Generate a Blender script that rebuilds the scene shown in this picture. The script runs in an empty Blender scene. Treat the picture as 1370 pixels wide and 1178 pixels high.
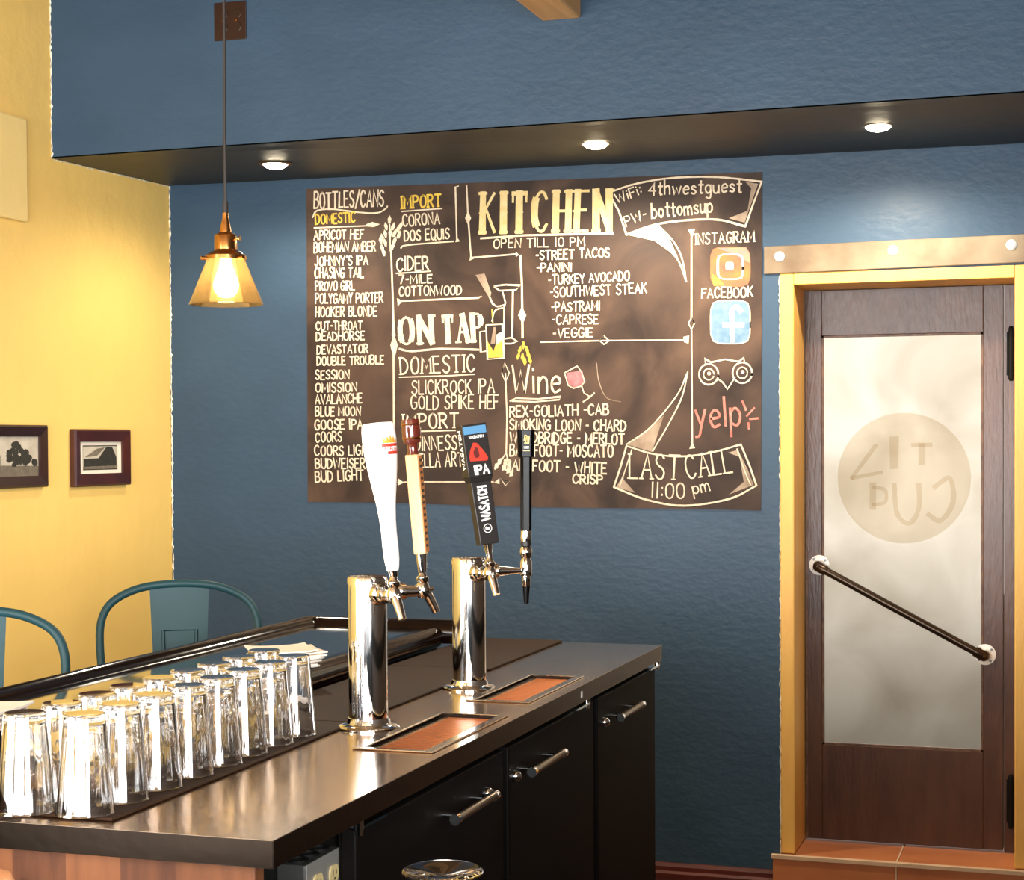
import bpy, bmesh, math, random
from mathutils import Vector, Matrix
random.seed(7)
SC = bpy.context.scene
COL = SC.collection
R = math.radians

# ------------------------------------------------------------------ camera
cd = bpy.data.cameras.new('camera'); cam = bpy.data.objects.new('camera', cd); COL.objects.link(cam)
cd.sensor_fit = 'HORIZONTAL'; cd.sensor_width = 36.0; cd.lens = 2327.475 / 1370 * 36.0
cd.shift_y = 50.313 / 1370; cd.clip_start = 0.05; cd.clip_end = 200
ya, pi_, ro = R(17.8609), R(-1.1908), R(-0.3171)
fw = Vector((-math.sin(ya)*math.cos(pi_), math.cos(ya)*math.cos(pi_), math.sin(pi_)))
rt = Vector((math.cos(ya), math.sin(ya), 0)); up = rt.cross(fw)
rt2 = rt*math.cos(ro) + up*math.sin(ro); up2 = -rt*math.sin(ro) + up*math.cos(ro)
cam.matrix_world = Matrix.Translation((3.1354, -5.6706, 1.5043)) @ Matrix((rt2, up2, -fw)).transposed().to_4x4()
SC.camera = cam

# ------------------------------------------------------------------ world, daylight, exposure
wd = bpy.data.worlds.new('overcast_sky'); SC.world = wd; wd.use_nodes = True
bg = wd.node_tree.nodes['Background']; bg.inputs[0].default_value = (1.0, 0.95, 0.87, 1); bg.inputs[1].default_value = 1.2
def area(name, loc, target, sx, sy, power, color):
    l = bpy.data.lights.new(name, 'AREA'); l.shape = 'RECTANGLE'; l.size = sx; l.size_y = sy; l.energy = power; l.color = color
    o = bpy.data.objects.new(name, l); COL.objects.link(o); o.location = loc
    o.rotation_euler = (Vector(target) - Vector(loc)).to_track_quat('-Z', 'Y').to_euler(); return o
# daylight through the big shop windows behind the photographer and on the street side
area('daylight_shop_window', (2.6, -8.72, 1.9), (2.6, 0, 1.9), 4.4, 1.5, 150, (0.95, 0.98, 1.0))
area('added_shop_window_band', (2.6, -8.72, .9), (2.6, 0, .9), 4.4, .5, 210, (0.95, 0.98, 1.0))  # added brighter band at glass height, whitens reflections in the pints
area('daylight_shop_window_low', (2.6, -8.72, .43), (2.6, 0, .43), 4.4, .42, 25, (0.95, 0.98, 1.0))
area('daylight_side_window', (5.12, -7.3, 1.7), (0, -7.3, 1.7), 2.4, 1.75, 460, (0.95, 0.98, 1.0))
area('daylight_bar_window', (0.06, -6.2, 1.9), (5, -6.2, 1.9), 3.8, 1.3, 110, (0.95, 0.98, 1.0))
area('added_bar_window_band', (0.06, -6.2, .98), (5, -6.2, .98), 3.8, .5, 130, (0.95, 0.98, 1.0))  # second added band, brightens the pint glasses from the left
SC.view_settings.view_transform = 'Standard'; SC.view_settings.look = 'None'
SC.view_settings.exposure = 0.5; SC.view_settings.gamma = 1.0; SC.view_settings.use_curve_mapping = False

# ------------------------------------------------------------------ materials
def lin(c): return tuple((v/255/12.92) if v/255 <= 0.04045 else ((v/255+0.055)/1.055)**2.4 for v in c)
def mat(name, rgb, rough=0.5, metal=0.0, bump=0.0, bscale=40, var=0.0, vscale=6, rgb2=None, stretch=(1,1,1), spec=0.5, coat=0.0, detail=4, bdist=0.01, emit=0, aniso=0.0, rvar=0):
    m = bpy.data.materials.new(name); m.use_nodes = True; nt = m.node_tree; n = nt.nodes; b = n['Principled BSDF']
    c = lin(rgb); b.inputs['Base Color'].default_value = (*c, 1); b.inputs['Roughness'].default_value = rough
    b.inputs['Metallic'].default_value = metal; b.inputs['Specular IOR Level'].default_value = spec; b.inputs['Coat Weight'].default_value = coat
    b.inputs['Coat Roughness'].default_value = 0.08
    if aniso: b.inputs['Anisotropic'].default_value = aniso
    tc = n.new('ShaderNodeTexCoord'); mp = n.new('ShaderNodeMapping'); mp.inputs['Scale'].default_value = stretch
    nt.links.new(tc.outputs['Object'], mp.inputs['Vector'])
    if var or rgb2:
        t = n.new('ShaderNodeTexNoise'); t.inputs['Scale'].default_value = vscale; t.inputs['Detail'].default_value = detail
        nt.links.new(mp.outputs[0], t.inputs['Vector'])
        rp = n.new('ShaderNodeValToRGB'); rp.color_ramp.elements[0].position = 0.3; rp.color_ramp.elements[1].position = 0.7
        c2 = lin(rgb2) if rgb2 else tuple(v*(1-var) for v in c)
        rp.color_ramp.elements[0].color = (*c2, 1); rp.color_ramp.elements[1].color = (*c, 1)
        nt.links.new(t.outputs['Fac'], rp.inputs['Fac']); nt.links.new(rp.outputs['Color'], b.inputs['Base Color'])
    if rvar:
        t3 = n.new('ShaderNodeTexNoise'); t3.inputs['Scale'].default_value = vscale*2; nt.links.new(mp.outputs[0], t3.inputs['Vector'])
        mr = n.new('ShaderNodeMapRange'); mr.inputs['To Min'].default_value = max(0.02, rough-rvar); mr.inputs['To Max'].default_value = rough+rvar
        nt.links.new(t3.outputs['Fac'], mr.inputs['Value']); nt.links.new(mr.outputs[0], b.inputs['Roughness'])
    if bump:
        t2 = n.new('ShaderNodeTexNoise'); t2.inputs['Scale'].default_value = bscale; t2.inputs['Detail'].default_value = 5
        nt.links.new(mp.outputs[0], t2.inputs['Vector'])
        bp = n.new('ShaderNodeBump'); bp.inputs['Strength'].default_value = bump; bp.inputs['Distance'].default_value = bdist
        nt.links.new(t2.outputs['Fac'], bp.inputs['Height']); nt.links.new(bp.outputs['Normal'], b.inputs['Normal'])
    if emit:
        b.inputs['Emission Color'].default_value = (*c, 1); b.inputs['Emission Strength'].default_value = emit
    return m
def glass(name, rgb, rough=0.0, ior=1.47):
    m = bpy.data.materials.new(name); m.use_nodes = True; b = m.node_tree.nodes['Principled BSDF']
    b.inputs['Base Color'].default_value = (*lin(rgb), 1); b.inputs['Transmission Weight'].default_value = 1
    b.inputs['Roughness'].default_value = rough; b.inputs['IOR'].default_value = ior; return m
def thin_glass(name, rgb, gloss=0.12):
    m = bpy.data.materials.new(name); m.use_nodes = True; nt = m.node_tree; n = nt.nodes; n.remove(n['Principled BSDF'])
    t = n.new('ShaderNodeBsdfTransparent'); t.inputs[0].default_value = (*lin(rgb), 1)
    g = n.new('ShaderNodeBsdfGlossy'); g.inputs['Roughness'].default_value = 0.05
    d = n.new('ShaderNodeBsdfTranslucent'); d.inputs[0].default_value = (*lin(rgb), 1)
    f = n.new('ShaderNodeFresnel'); f.inputs['IOR'].default_value = 1.5
    mx = n.new('ShaderNodeMixShader'); mx2 = n.new('ShaderNodeMixShader'); mx2.inputs[0].default_value = gloss
    nt.links.new(t.outputs[0], mx2.inputs[1]); nt.links.new(d.outputs[0], mx2.inputs[2])
    nt.links.new(f.outputs[0], mx.inputs[0]); nt.links.new(mx2.outputs[0], mx.inputs[1]); nt.links.new(g.outputs[0], mx.inputs[2])
    nt.links.new(mx.outputs[0], n['Material Output'].inputs[0]); return m

M = {}
M['blue'] = mat('blue_plaster', (52,75,96), 0.46, bump=0.26, bscale=26, var=0.15, vscale=3, stretch=(1,1,1.6), spec=0.28, bdist=0.008, rvar=0.08)
M['yellow'] = mat('yellow_plaster', (243,203,114), 0.7, bump=0.25, bscale=14, var=0.06, vscale=3, spec=0.25)
M['trim_yellow'] = mat('yellow_trim_paint', (232,184,92), 0.5, bump=0.12, bscale=25, rgb2=(222,168,84), vscale=2.5, stretch=(6,6,1))
M['caulk'] = mat('white_caulk', (240,232,205), 0.6, bump=0.3, bscale=60)
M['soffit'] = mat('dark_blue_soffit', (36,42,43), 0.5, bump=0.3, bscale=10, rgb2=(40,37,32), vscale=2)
M['panel'] = mat('pale_yellow_panel', (244,212,134), 0.7, bump=0.2, bscale=14)
M['ceiling'] = mat('tan_ceiling', (150,118,82), 0.8, bump=0.2, bscale=20)
M['plain'] = mat('tan_plaster', (140,116,84), 0.8, bump=0.2, bscale=20)
M['darkwall'] = mat('dark_panelled_wall', (58,44,34), 0.6, bump=0.2, bscale=20)
M['floor'] = mat('red_brown_floor', (56,28,19), 0.4, rgb2=(44,21,15), vscale=5, bump=0.1)
M['base'] = mat('mahogany_baseboard', (96,36,26), 0.4, rgb2=(70,26,20), vscale=6, stretch=(1,8,8))
M['beamwood'] = mat('pine_beam', (230,182,120), 0.6, rgb2=(206,156,98), vscale=5, stretch=(8,.6,8), bump=0.15)
M['tile'] = mat('terracotta_tile', (196,124,74), 0.5, rgb2=(172,100,58), vscale=4, bump=0.1, bscale=12)
M['grout'] = mat('pale_grout', (206,176,146), 0.8, bump=0.2)
M['doorwood'] = mat('brown_painted_door', (84,55,39), 0.34, rgb2=(68,42,30), vscale=4, stretch=(5,5,1), bump=0.15, bscale=18, spec=0.5)
M['doorbead'] = mat('worn_door_bead', (120,86,62), 0.5, rgb2=(70,44,32), vscale=30)
M['strap'] = mat('rusty_steel', (138,122,98), 0.5, metal=0.35, rgb2=(92,70,48), vscale=5, detail=8, bump=0.2, bscale=20)
M['bolt'] = mat('zinc_bolt', (235,235,232), 0.35, metal=0.3)
M['chrome'] = mat('polished_chrome', (226,228,230), 0.06, metal=1.0)
M['steel'] = mat('brushed_stainless', (208,182,156), 0.17, metal=1.0, bump=0.05, bscale=70, stretch=(4,30,1), rvar=0.04, bdist=0.001)  # warm reflection of yellow wall and wood is put into this tint
M['steelrim'] = mat('stainless_rim', (196,188,176), 0.18, metal=1.0)
M['grate_tint'] = mat('orange_reflection_grate', (238,150,84), 0.3, metal=1.0)  # orange reflection on the steel grate, put into its colour
M['hole'] = mat('dark_recess', (24,16,12), 0.7)
M['black'] = mat('black_laminate', (9,6,5), 0.6, var=0.2, spec=0.12)
M['seal'] = mat('black_rubber', (9,8,7), 0.7, spec=0.2)
M['bar'] = mat('black_lacquered_bar', (12,10,9), 0.05, spec=0.6, coat=1.0)
M['rail'] = mat('dark_walnut_rail', (26,13,8), 0.12, rgb2=(16,9,6), vscale=8, stretch=(6,1,6), spec=0.4)
M['mat'] = mat('brown_rubber_mat', (50,30,15), 0.6, bump=0.2, bscale=220, rgb2=(40,24,11), vscale=5, spec=0.14)
M['pane'] = glass('window_glass', (250,250,250))
M['pint'] = glass('clear_glass', (254,254,254), ior=1.54)
_b = M['pint'].node_tree.nodes['Principled BSDF']; _b.inputs['Coat Weight'].default_value = 1; _b.inputs['Coat IOR'].default_value = 1.7; _b.inputs['Coat Roughness'].default_value = .02
M['clear'] = glass('clear_stemware', (250,250,250))
M['frost'] = glass('frosted_glass', (232,224,212), rough=0.5, ior=1.25)
_nt = M['frost'].node_tree; _n = _nt.nodes.new('ShaderNodeTexNoise'); _n.inputs['Scale'].default_value = 3.2; _n.inputs['Detail'].default_value = 7; _n.inputs['Distortion'].default_value = .6
_tc = _nt.nodes.new('ShaderNodeTexCoord'); _nt.links.new(_tc.outputs['Object'], _n.inputs['Vector'])
_rp = _nt.nodes.new('ShaderNodeValToRGB'); _rp.color_ramp.elements[0].position = .3; _rp.color_ramp.elements[1].position = .68
_rp.color_ramp.elements[0].color = (*lin((196,186,170)), 1); _rp.color_ramp.elements[1].color = (*lin((240,233,222)), 1)
_nt.links.new(_n.outputs['Fac'], _rp.inputs[0]); _nt.links.new(_rp.outputs[0], _nt.nodes['Principled BSDF'].inputs['Base Color'])
M['paper'] = mat('white_napkin', (240,232,222), 0.85, bump=0.2, bscale=40)
M['teal'] = mat('teal_powder_coat', (26,62,68), 0.5, var=0.15, vscale=5, spec=0.3)
M['chalkboard'] = None
M['w'] = mat('white_chalk', (228,212,186), 0.9, rgb2=(204,184,158), vscale=60)
M['c'] = mat('cream_chalk', (226,206,156), 0.9, rgb2=(212,184,120), vscale=30)
M['y'] = mat('yellow_chalk', (222,192,80), 0.9, rgb2=(204,160,60), vscale=60)
M['g'] = mat('rubbed_chalk', (180,160,138), 0.9, rgb2=(126,104,86), vscale=14)
M['r'] = mat('pink_chalk', (214,142,126), 0.9, rgb2=(190,96,84), vscale=50)
M['b'] = mat('pale_blue_chalk', (118,142,160), 0.9, rgb2=(92,124,150), vscale=40)
M['o'] = mat('orange_chalk', (178,116,60), 0.9, rgb2=(146,84,76), vscale=18)
M['p'] = mat('mauve_chalk', (170,118,124), 0.9, rgb2=(190,140,96), vscale=24)
M['k'] = mat('rose_chalk', (186,126,128), 0.9, rgb2=(140,82,84), vscale=40)
M['brass'] = mat('aged_brass', (184,134,76), 0.24, metal=1.0)
M['cord'] = mat('brown_cloth_cord', (30,22,16), 0.7)
M['amber'] = thin_glass('amber_glass', (252,230,190), 0.13)
M['bulb'] = mat('glowing_bulb', (255,232,176), 0.3, emit=26)
M['lamp'] = mat('glowing_lamp', (255,236,200), 0.3, emit=30)
M['lightrim'] = mat('bronze_trim_ring', (84,66,46), 0.35, metal=0.6)
M['frame'] = mat('mahogany_frame', (72,24,18), 0.35, rgb2=(54,16,12), vscale=10, spec=0.6)
M['dframe'] = mat('espresso_frame', (46,22,18), 0.3, spec=0.7)
M['passe'] = mat('white_passe_partout', (238,226,206), 0.8)
M['photo_light'] = mat('sepia_sky', (206,196,176), 0.6, rgb2=(180,168,148), vscale=20)
M['photo_mid'] = mat('sepia_mid', (128,116,98), 0.6, rgb2=(100,90,76), vscale=60)
M['photo_dark'] = mat('sepia_dark', (58,54,44), 0.6, rgb2=(36,34,28), vscale=90)
M['plate'] = mat('brown_outlet_plate', (40,19,11), 0.3, spec=0.6)
M['whiteh'] = mat('white_ceramic', (250,248,244), 0.3, spec=0.5)
M['maple'] = mat('maple_paddle', (226,184,128), 0.45, rgb2=(206,160,104), vscale=5, stretch=(14,14,1.5))
M['redwood'] = mat('red_mahogany_gloss', (92,34,24), 0.12, spec=0.7, coat=0.6)
M['satinblack'] = mat('satin_black', (30,25,22), 0.45)
M['glossblack'] = mat('gloss_black', (6,5,5), 0.28, spec=0.14)
M['ptwhite'] = mat('white_print', (245,242,236), 0.6)
M['ptred'] = mat('red_print', (196,52,34), 0.5)
M['ptorange'] = mat('orange_print', (232,150,48), 0.5)
M['ptblue'] = mat('blue_print', (84,138,178), 0.5)
M['ptgold'] = mat('gold_print', (206,166,80), 0.35, metal=0.5)
M['galv'] = mat('galvanised_flange', (232,230,226), 0.45, metal=0.2)
M['pipe'] = mat('dark_steel_pipe', (70,58,48), 0.3, metal=0.9)
M['boxsteel'] = mat('galvanised_box', (120,120,116), 0.35, metal=0.8, var=0.3, vscale=12)
M['ivory'] = mat('ivory_receptacle', (206,186,134), 0.5)
M['tan'] = mat('tan_kraft', (206,146,100), 0.6, rgb2=(190,130,86), vscale=9)
M['ghost'] = thin_glass('faded_vinyl_decal', (236,228,214), 0.06)
M['ghost2'] = thin_glass('pale_vinyl_decal', (246,240,232), 0.14)
for _k in ('ghost', 'ghost2'):   # matt vinyl: no mirror layer
    _t = M[_k].node_tree; _o = _t.nodes['Material Output']; _x = _o.inputs[0].links[0].from_node; _t.links.new(_x.inputs[1].links[0].from_socket, _o.inputs[0])
M['asphalt'] = mat('grey_ground', (70,66,60), 0.9)
M['exterior'] = mat('exterior_wall', (150,138,120), 0.9)

def plank_material():
    m = bpy.data.materials.new('reclaimed_planks'); m.use_nodes = True; nt = m.node_tree; n = nt.nodes; b = n['Principled BSDF']
    tc = n.new('ShaderNodeTexCoord'); sp = n.new('ShaderNodeSeparateXYZ'); nt.links.new(tc.outputs['Object'], sp.inputs[0])
    mu = n.new('ShaderNodeMath'); mu.operation = 'MULTIPLY'; mu.inputs[1].default_value = 11; nt.links.new(sp.outputs['X'], mu.inputs[0])
    fl = n.new('ShaderNodeMath'); fl.operation = 'FLOOR'; nt.links.new(mu.outputs[0], fl.inputs[0])
    wn = n.new('ShaderNodeTexWhiteNoise'); wn.noise_dimensions = '1D'; nt.links.new(fl.outputs[0], wn.inputs['W'])
    mp = n.new('ShaderNodeMapping'); mp.inputs['Scale'].default_value = (22, 22, 3); nt.links.new(tc.outputs['Object'], mp.inputs[0])
    ns = n.new('ShaderNodeTexNoise'); ns.inputs['Scale'].default_value = 2.5; ns.inputs['Detail'].default_value = 6; nt.links.new(mp.outputs[0], ns.inputs[0])
    ad = n.new('ShaderNodeMath'); ad.operation = 'MULTIPLY_ADD'; ad.inputs[1].default_value = 0.45; nt.links.new(wn.outputs['Value'], ad.inputs[0])
    m2 = n.new('ShaderNodeMath'); m2.operation = 'MULTIPLY'; m2.inputs[1].default_value = 0.6; nt.links.new(ns.outputs['Fac'], m2.inputs[0]); nt.links.new(m2.outputs[0], ad.inputs[2])
    vo = n.new('ShaderNodeTexVoronoi'); vo.inputs['Scale'].default_value = 6; nt.links.new(tc.outputs['Object'], vo.inputs['Vector'])
    rp = n.new('ShaderNodeValToRGB'); e = rp.color_ramp.elements
    e[0].position = 0.2; e[0].color = (*lin((86,48,28)), 1); e[1].position = 0.75; e[1].color = (*lin((140,86,50)), 1)
    nt.links.new(ad.outputs[0], rp.inputs[0])
    kr = n.new('ShaderNodeValToRGB'); kr.color_ramp.elements[0].position = 0.03; kr.color_ramp.elements[0].color = (0.12,0.08,0.06,1)
    kr.color_ramp.elements[1].position = 0.12; kr.color_ramp.elements[1].color = (1,1,1,1); nt.links.new(vo.outputs['Distance'], kr.inputs[0])
    mx = n.new('ShaderNodeMix'); mx.data_type = 'RGBA'; mx.blend_type = 'MULTIPLY'; mx.inputs[0].default_value = 1
    nt.links.new(rp.outputs[0], mx.inputs[6]); nt.links.new(kr.outputs[0], mx.inputs[7]); nt.links.new(mx.outputs[2], b.inputs['Base Color'])
    b.inputs['Roughness'].default_value = 0.6; return m
M['planks'] = plank_material()
def chalkboard_material():
    m = bpy.data.materials.new('smudged_chalkboard'); m.use_nodes = True; nt = m.node_tree; n = nt.nodes; b = n['Principled BSDF']
    tc = n.new('ShaderNodeTexCoord')
    a = n.new('ShaderNodeTexNoise'); a.inputs['Scale'].default_value = 2.6; a.inputs['Detail'].default_value = 6; a.inputs['Distortion'].default_value = 1.6
    nt.links.new(tc.outputs['Object'], a.inputs['Vector'])
    rp = n.new('ShaderNodeValToRGB'); e = rp.color_ramp.elements
    e[0].position = 0.38; e[0].color = (*lin((44,30,22)), 1); e[1].position = 0.8; e[1].color = (*lin((98,74,58)), 1)
    nt.links.new(a.outputs['Fac'], rp.inputs[0]); nt.links.new(rp.outputs[0], b.inputs['Base Color'])
    b.inputs['Roughness'].default_value = 0.6; b.inputs['Specular IOR Level'].default_value = 0.28; return m
M['chalkboard'] = chalkboard_material()

# ------------------------------------------------------------------ mesh helpers
class MB:
    def __init__(s): s.bm = bmesh.new()
    def quad(s, *p): return s.bm.faces.new([s.bm.verts.new(q) for q in p])
    def box(s, x0, x1, y0, y1, z0, z1):
        v = [s.bm.verts.new((x, y, z)) for z in (z0, z1) for y in (y0, y1) for x in (x0, x1)]
        for f in ((0,2,3,1),(4,5,7,6),(0,1,5,4),(2,6,7,3),(0,4,6,2),(1,3,7,5)): s.bm.faces.new([v[i] for i in f])
        return s
    def hexa(s, b, t):      # bottom loop, top loop (4 points each)
        v = [s.bm.verts.new(q) for q in list(b)+list(t)]
        for f in ((3,2,1,0),(4,5,6,7),(0,1,5,4),(1,2,6,5),(2,3,7,6),(3,0,4,7)): s.bm.faces.new([v[i] for i in f])
        return s
    def lathe(s, prof, c=(0,0,0), seg=32, mtx=None, closed=False, a0=0, a1=2*math.pi):
        full = abs(a1-a0-2*math.pi) < 1e-6; n = seg if full else seg+1; rings = []
        for r, z in prof:
            if r < 1e-6 and full: ring = [Vector((0,0,z))]
            else: ring = [Vector((r*math.cos(a0+(a1-a0)*i/seg), r*math.sin(a0+(a1-a0)*i/seg), z)) for i in range(n)]
            rings.append([s.bm.verts.new((mtx @ q if mtx else q) + Vector(c)) for q in ring])
        pairs = list(zip(rings, rings[1:])) + ([(rings[-1], rings[0])] if closed else [])
        for A, B in pairs:
            for i in range(seg):
                j = (i+1) % n
                if len(A) == 1 and len(B) == 1: continue
                if len(A) == 1: s.bm.faces.new((A[0], B[j], B[i]))
                elif len(B) == 1: s.bm.faces.new((A[i], A[j], B[0]))
                else: s.bm.faces.new((A[i], A[j], B[j], B[i]))
        return s
    def cyl(s, p0, p1, r0, r1=None, seg=20):
        p0 = Vector(p0); p1 = Vector(p1); r1 = r0 if r1 is None else r1; L = (p1-p0).length
        q = (p1-p0).to_track_quat('Z', 'Y').to_matrix()
        return s.lathe([(0,0),(r0,0),(r1,L),(0,L)], p0, seg, q)
    def turned(s, p0, p1, prof, seg=20):    # profile r at fraction t along an axis
        p0 = Vector(p0); p1 = Vector(p1); L = (p1-p0).length; q = (p1-p0).to_track_quat('Z', 'Y').to_matrix()
        return s.lathe([(0, prof[0][0]*L)]+[(r, t*L) for t, r in prof]+[(0, prof[-1][0]*L)], p0, seg, q)
    def tube(s, pts, r, seg=12, closed=False, cap=True):
        pts = [Vector(p) for p in pts]; n = len(pts); rings = []; ref = None
        for i, p in enumerate(pts):
            if closed: d = pts[(i+1) % n]-pts[i-1]
            else: d = pts[min(i+1, n-1)]-pts[max(i-1, 0)]
            d.normalize()
            if ref is None: ref = d.orthogonal().normalized()
            ref = (ref - d*ref.dot(d)).normalized(); b = d.cross(ref)
            rr = r[i] if isinstance(r, (list, tuple)) else r
            rings.append([s.bm.verts.new(p + ref*rr*math.cos(2*math.pi*k/seg) + b*rr*math.sin(2*math.pi*k/seg)) for k in range(seg)])
        for i in range(n if closed else n-1):
            A, B = rings[i], rings[(i+1) % n]
            for k in range(seg): s.bm.faces.new((A[k], A[(k+1) % seg], B[(k+1) % seg], B[k]))
        if cap and not closed: s.bm.faces.new(rings[0][::-1]); s.bm.faces.new(rings[-1])
        return s
    def prism(s, poly, f, depth):   # poly of 2-D points, f maps (u,v,w) to 3-D
        a = [s.bm.verts.new(f(u, v, 0)) for u, v in poly]; b = [s.bm.verts.new(f(u, v, depth)) for u, v in poly]
        s.bm.faces.new(a[::-1]); s.bm.faces.new(b)
        for i in range(len(a)): j = (i+1) % len(a); s.bm.faces.new((a[i], a[j], b[j], b[i]))
        return s
    def ribbon(s, pts, wd, f, lift=0.0, close=False, taper=False):
        s.k = (getattr(s, 'k', 0)+1) % 16; lift += s.k*.00003
        P = [Vector((p[0], p[1])) for p in pts]
        if close: P = P + [P[0], P[1]]
        n = len(P); L = []; Rr = []
        for i, p in enumerate(P):
            d = P[min(i+1, n-1)]-P[max(i-1, 0)]
            if d.length < 1e-9: d = Vector((1, 0))
            d.normalize(); nn = Vector((-d.y, d.x)); k = 1.0
            if 0 < i < n-1:
                d1 = (P[i]-P[i-1]); d2 = (P[i+1]-P[i])
                if d1.length > 1e-9 and d2.length > 1e-9:
                    cs = max(0.45, (1+d1.normalized().dot(d2.normalized()))/2)**.5; k = 1/cs
            h = wd/2*k*random.uniform(.85, 1.12); e = Vector((0, 0))
            if not close and i == 0: e = -d*wd*.3
            if not close and i == n-1: e = d*wd*.3
            L.append(s.bm.verts.new(f(p.x+nn.x*h+e.x, p.y+nn.y*h+e.y, lift))); Rr.append(s.bm.verts.new(f(p.x-nn.x*h+e.x, p.y-nn.y*h+e.y, lift)))
        for i in range(n-1): s.bm.faces.new((L[i], Rr[i], Rr[i+1], L[i+1]))
        return s
    def fill(s, pts, f, lift=0.0):
        s.k = (getattr(s, 'k', 0)+1) % 16; lift += s.k*.00003
        s.bm.faces.new([s.bm.verts.new(f(u, v, lift)) for u, v in pts]); return s
    def build(s, name, m, parent=None, smooth=False, bevel=0, bseg=2, recalc=True):
        if recalc: bmesh.ops.recalc_face_normals(s.bm, faces=s.bm.faces)
        me = bpy.data.meshes.new(name); s.bm.to_mesh(me); s.bm.free()
        mats = m if isinstance(m, list) else [m]
        for q in mats: me.materials.append(q)
        if smooth:
            for p in me.polygons: p.use_smooth = True
            me.set_sharp_from_angle(angle=R(38))
        o = bpy.data.objects.new(name, me); COL.objects.link(o)
        if parent is not None: o.parent = parent
        if bevel:
            b = o.modifiers.new('bevel', 'BEVEL'); b.width = bevel; b.segments = bseg; b.limit_method = 'ANGLE'; b.angle_limit = R(40); b.harden_normals = False
        return o
def thing(name, label, cat, loc=(0,0,0), rz=0, group=None):
    o = bpy.data.objects.new(name, None); o.empty_display_size = 0.05; COL.objects.link(o)
    o.location = loc; o.rotation_euler = (0, 0, rz); o['label'] = label; o['category'] = cat
    if group: o['group'] = group
    return o
def tag(o, label, cat, group=None):
    o['label'] = label; o['category'] = cat
    if group: o['group'] = group
    return o
def structure(o, label=None, cat=None):
    o['kind'] = 'structure'
    if label: o['label'] = label; o['category'] = cat or 'wall'
    return o
def copy_tree(o, parent=None):
    c = o.copy(); COL.objects.link(c)
    if parent is not None: c.parent = parent
    for ch in list(o.children): copy_tree(ch, c)
    return c
def smooth_pts(pts, k=6):
    P = [Vector((p[0], p[1])) for p in pts]
    if len(P) < 3: return [tuple(p) for p in P]
    P = [2*P[0]-P[1]] + P + [2*P[-1]-P[-2]]; out = []
    for i in range(1, len(P)-2):
        a, b, c, d = P[i-1:i+3]
        for j in range(k):
            t = j/k; out.append(tuple(.5*((2*b)+(c-a)*t+(2*a-5*b+4*c-d)*t*t+(3*b-a-3*c+d)*t**3)))
    out.append(tuple(P[-2])); return out

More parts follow.
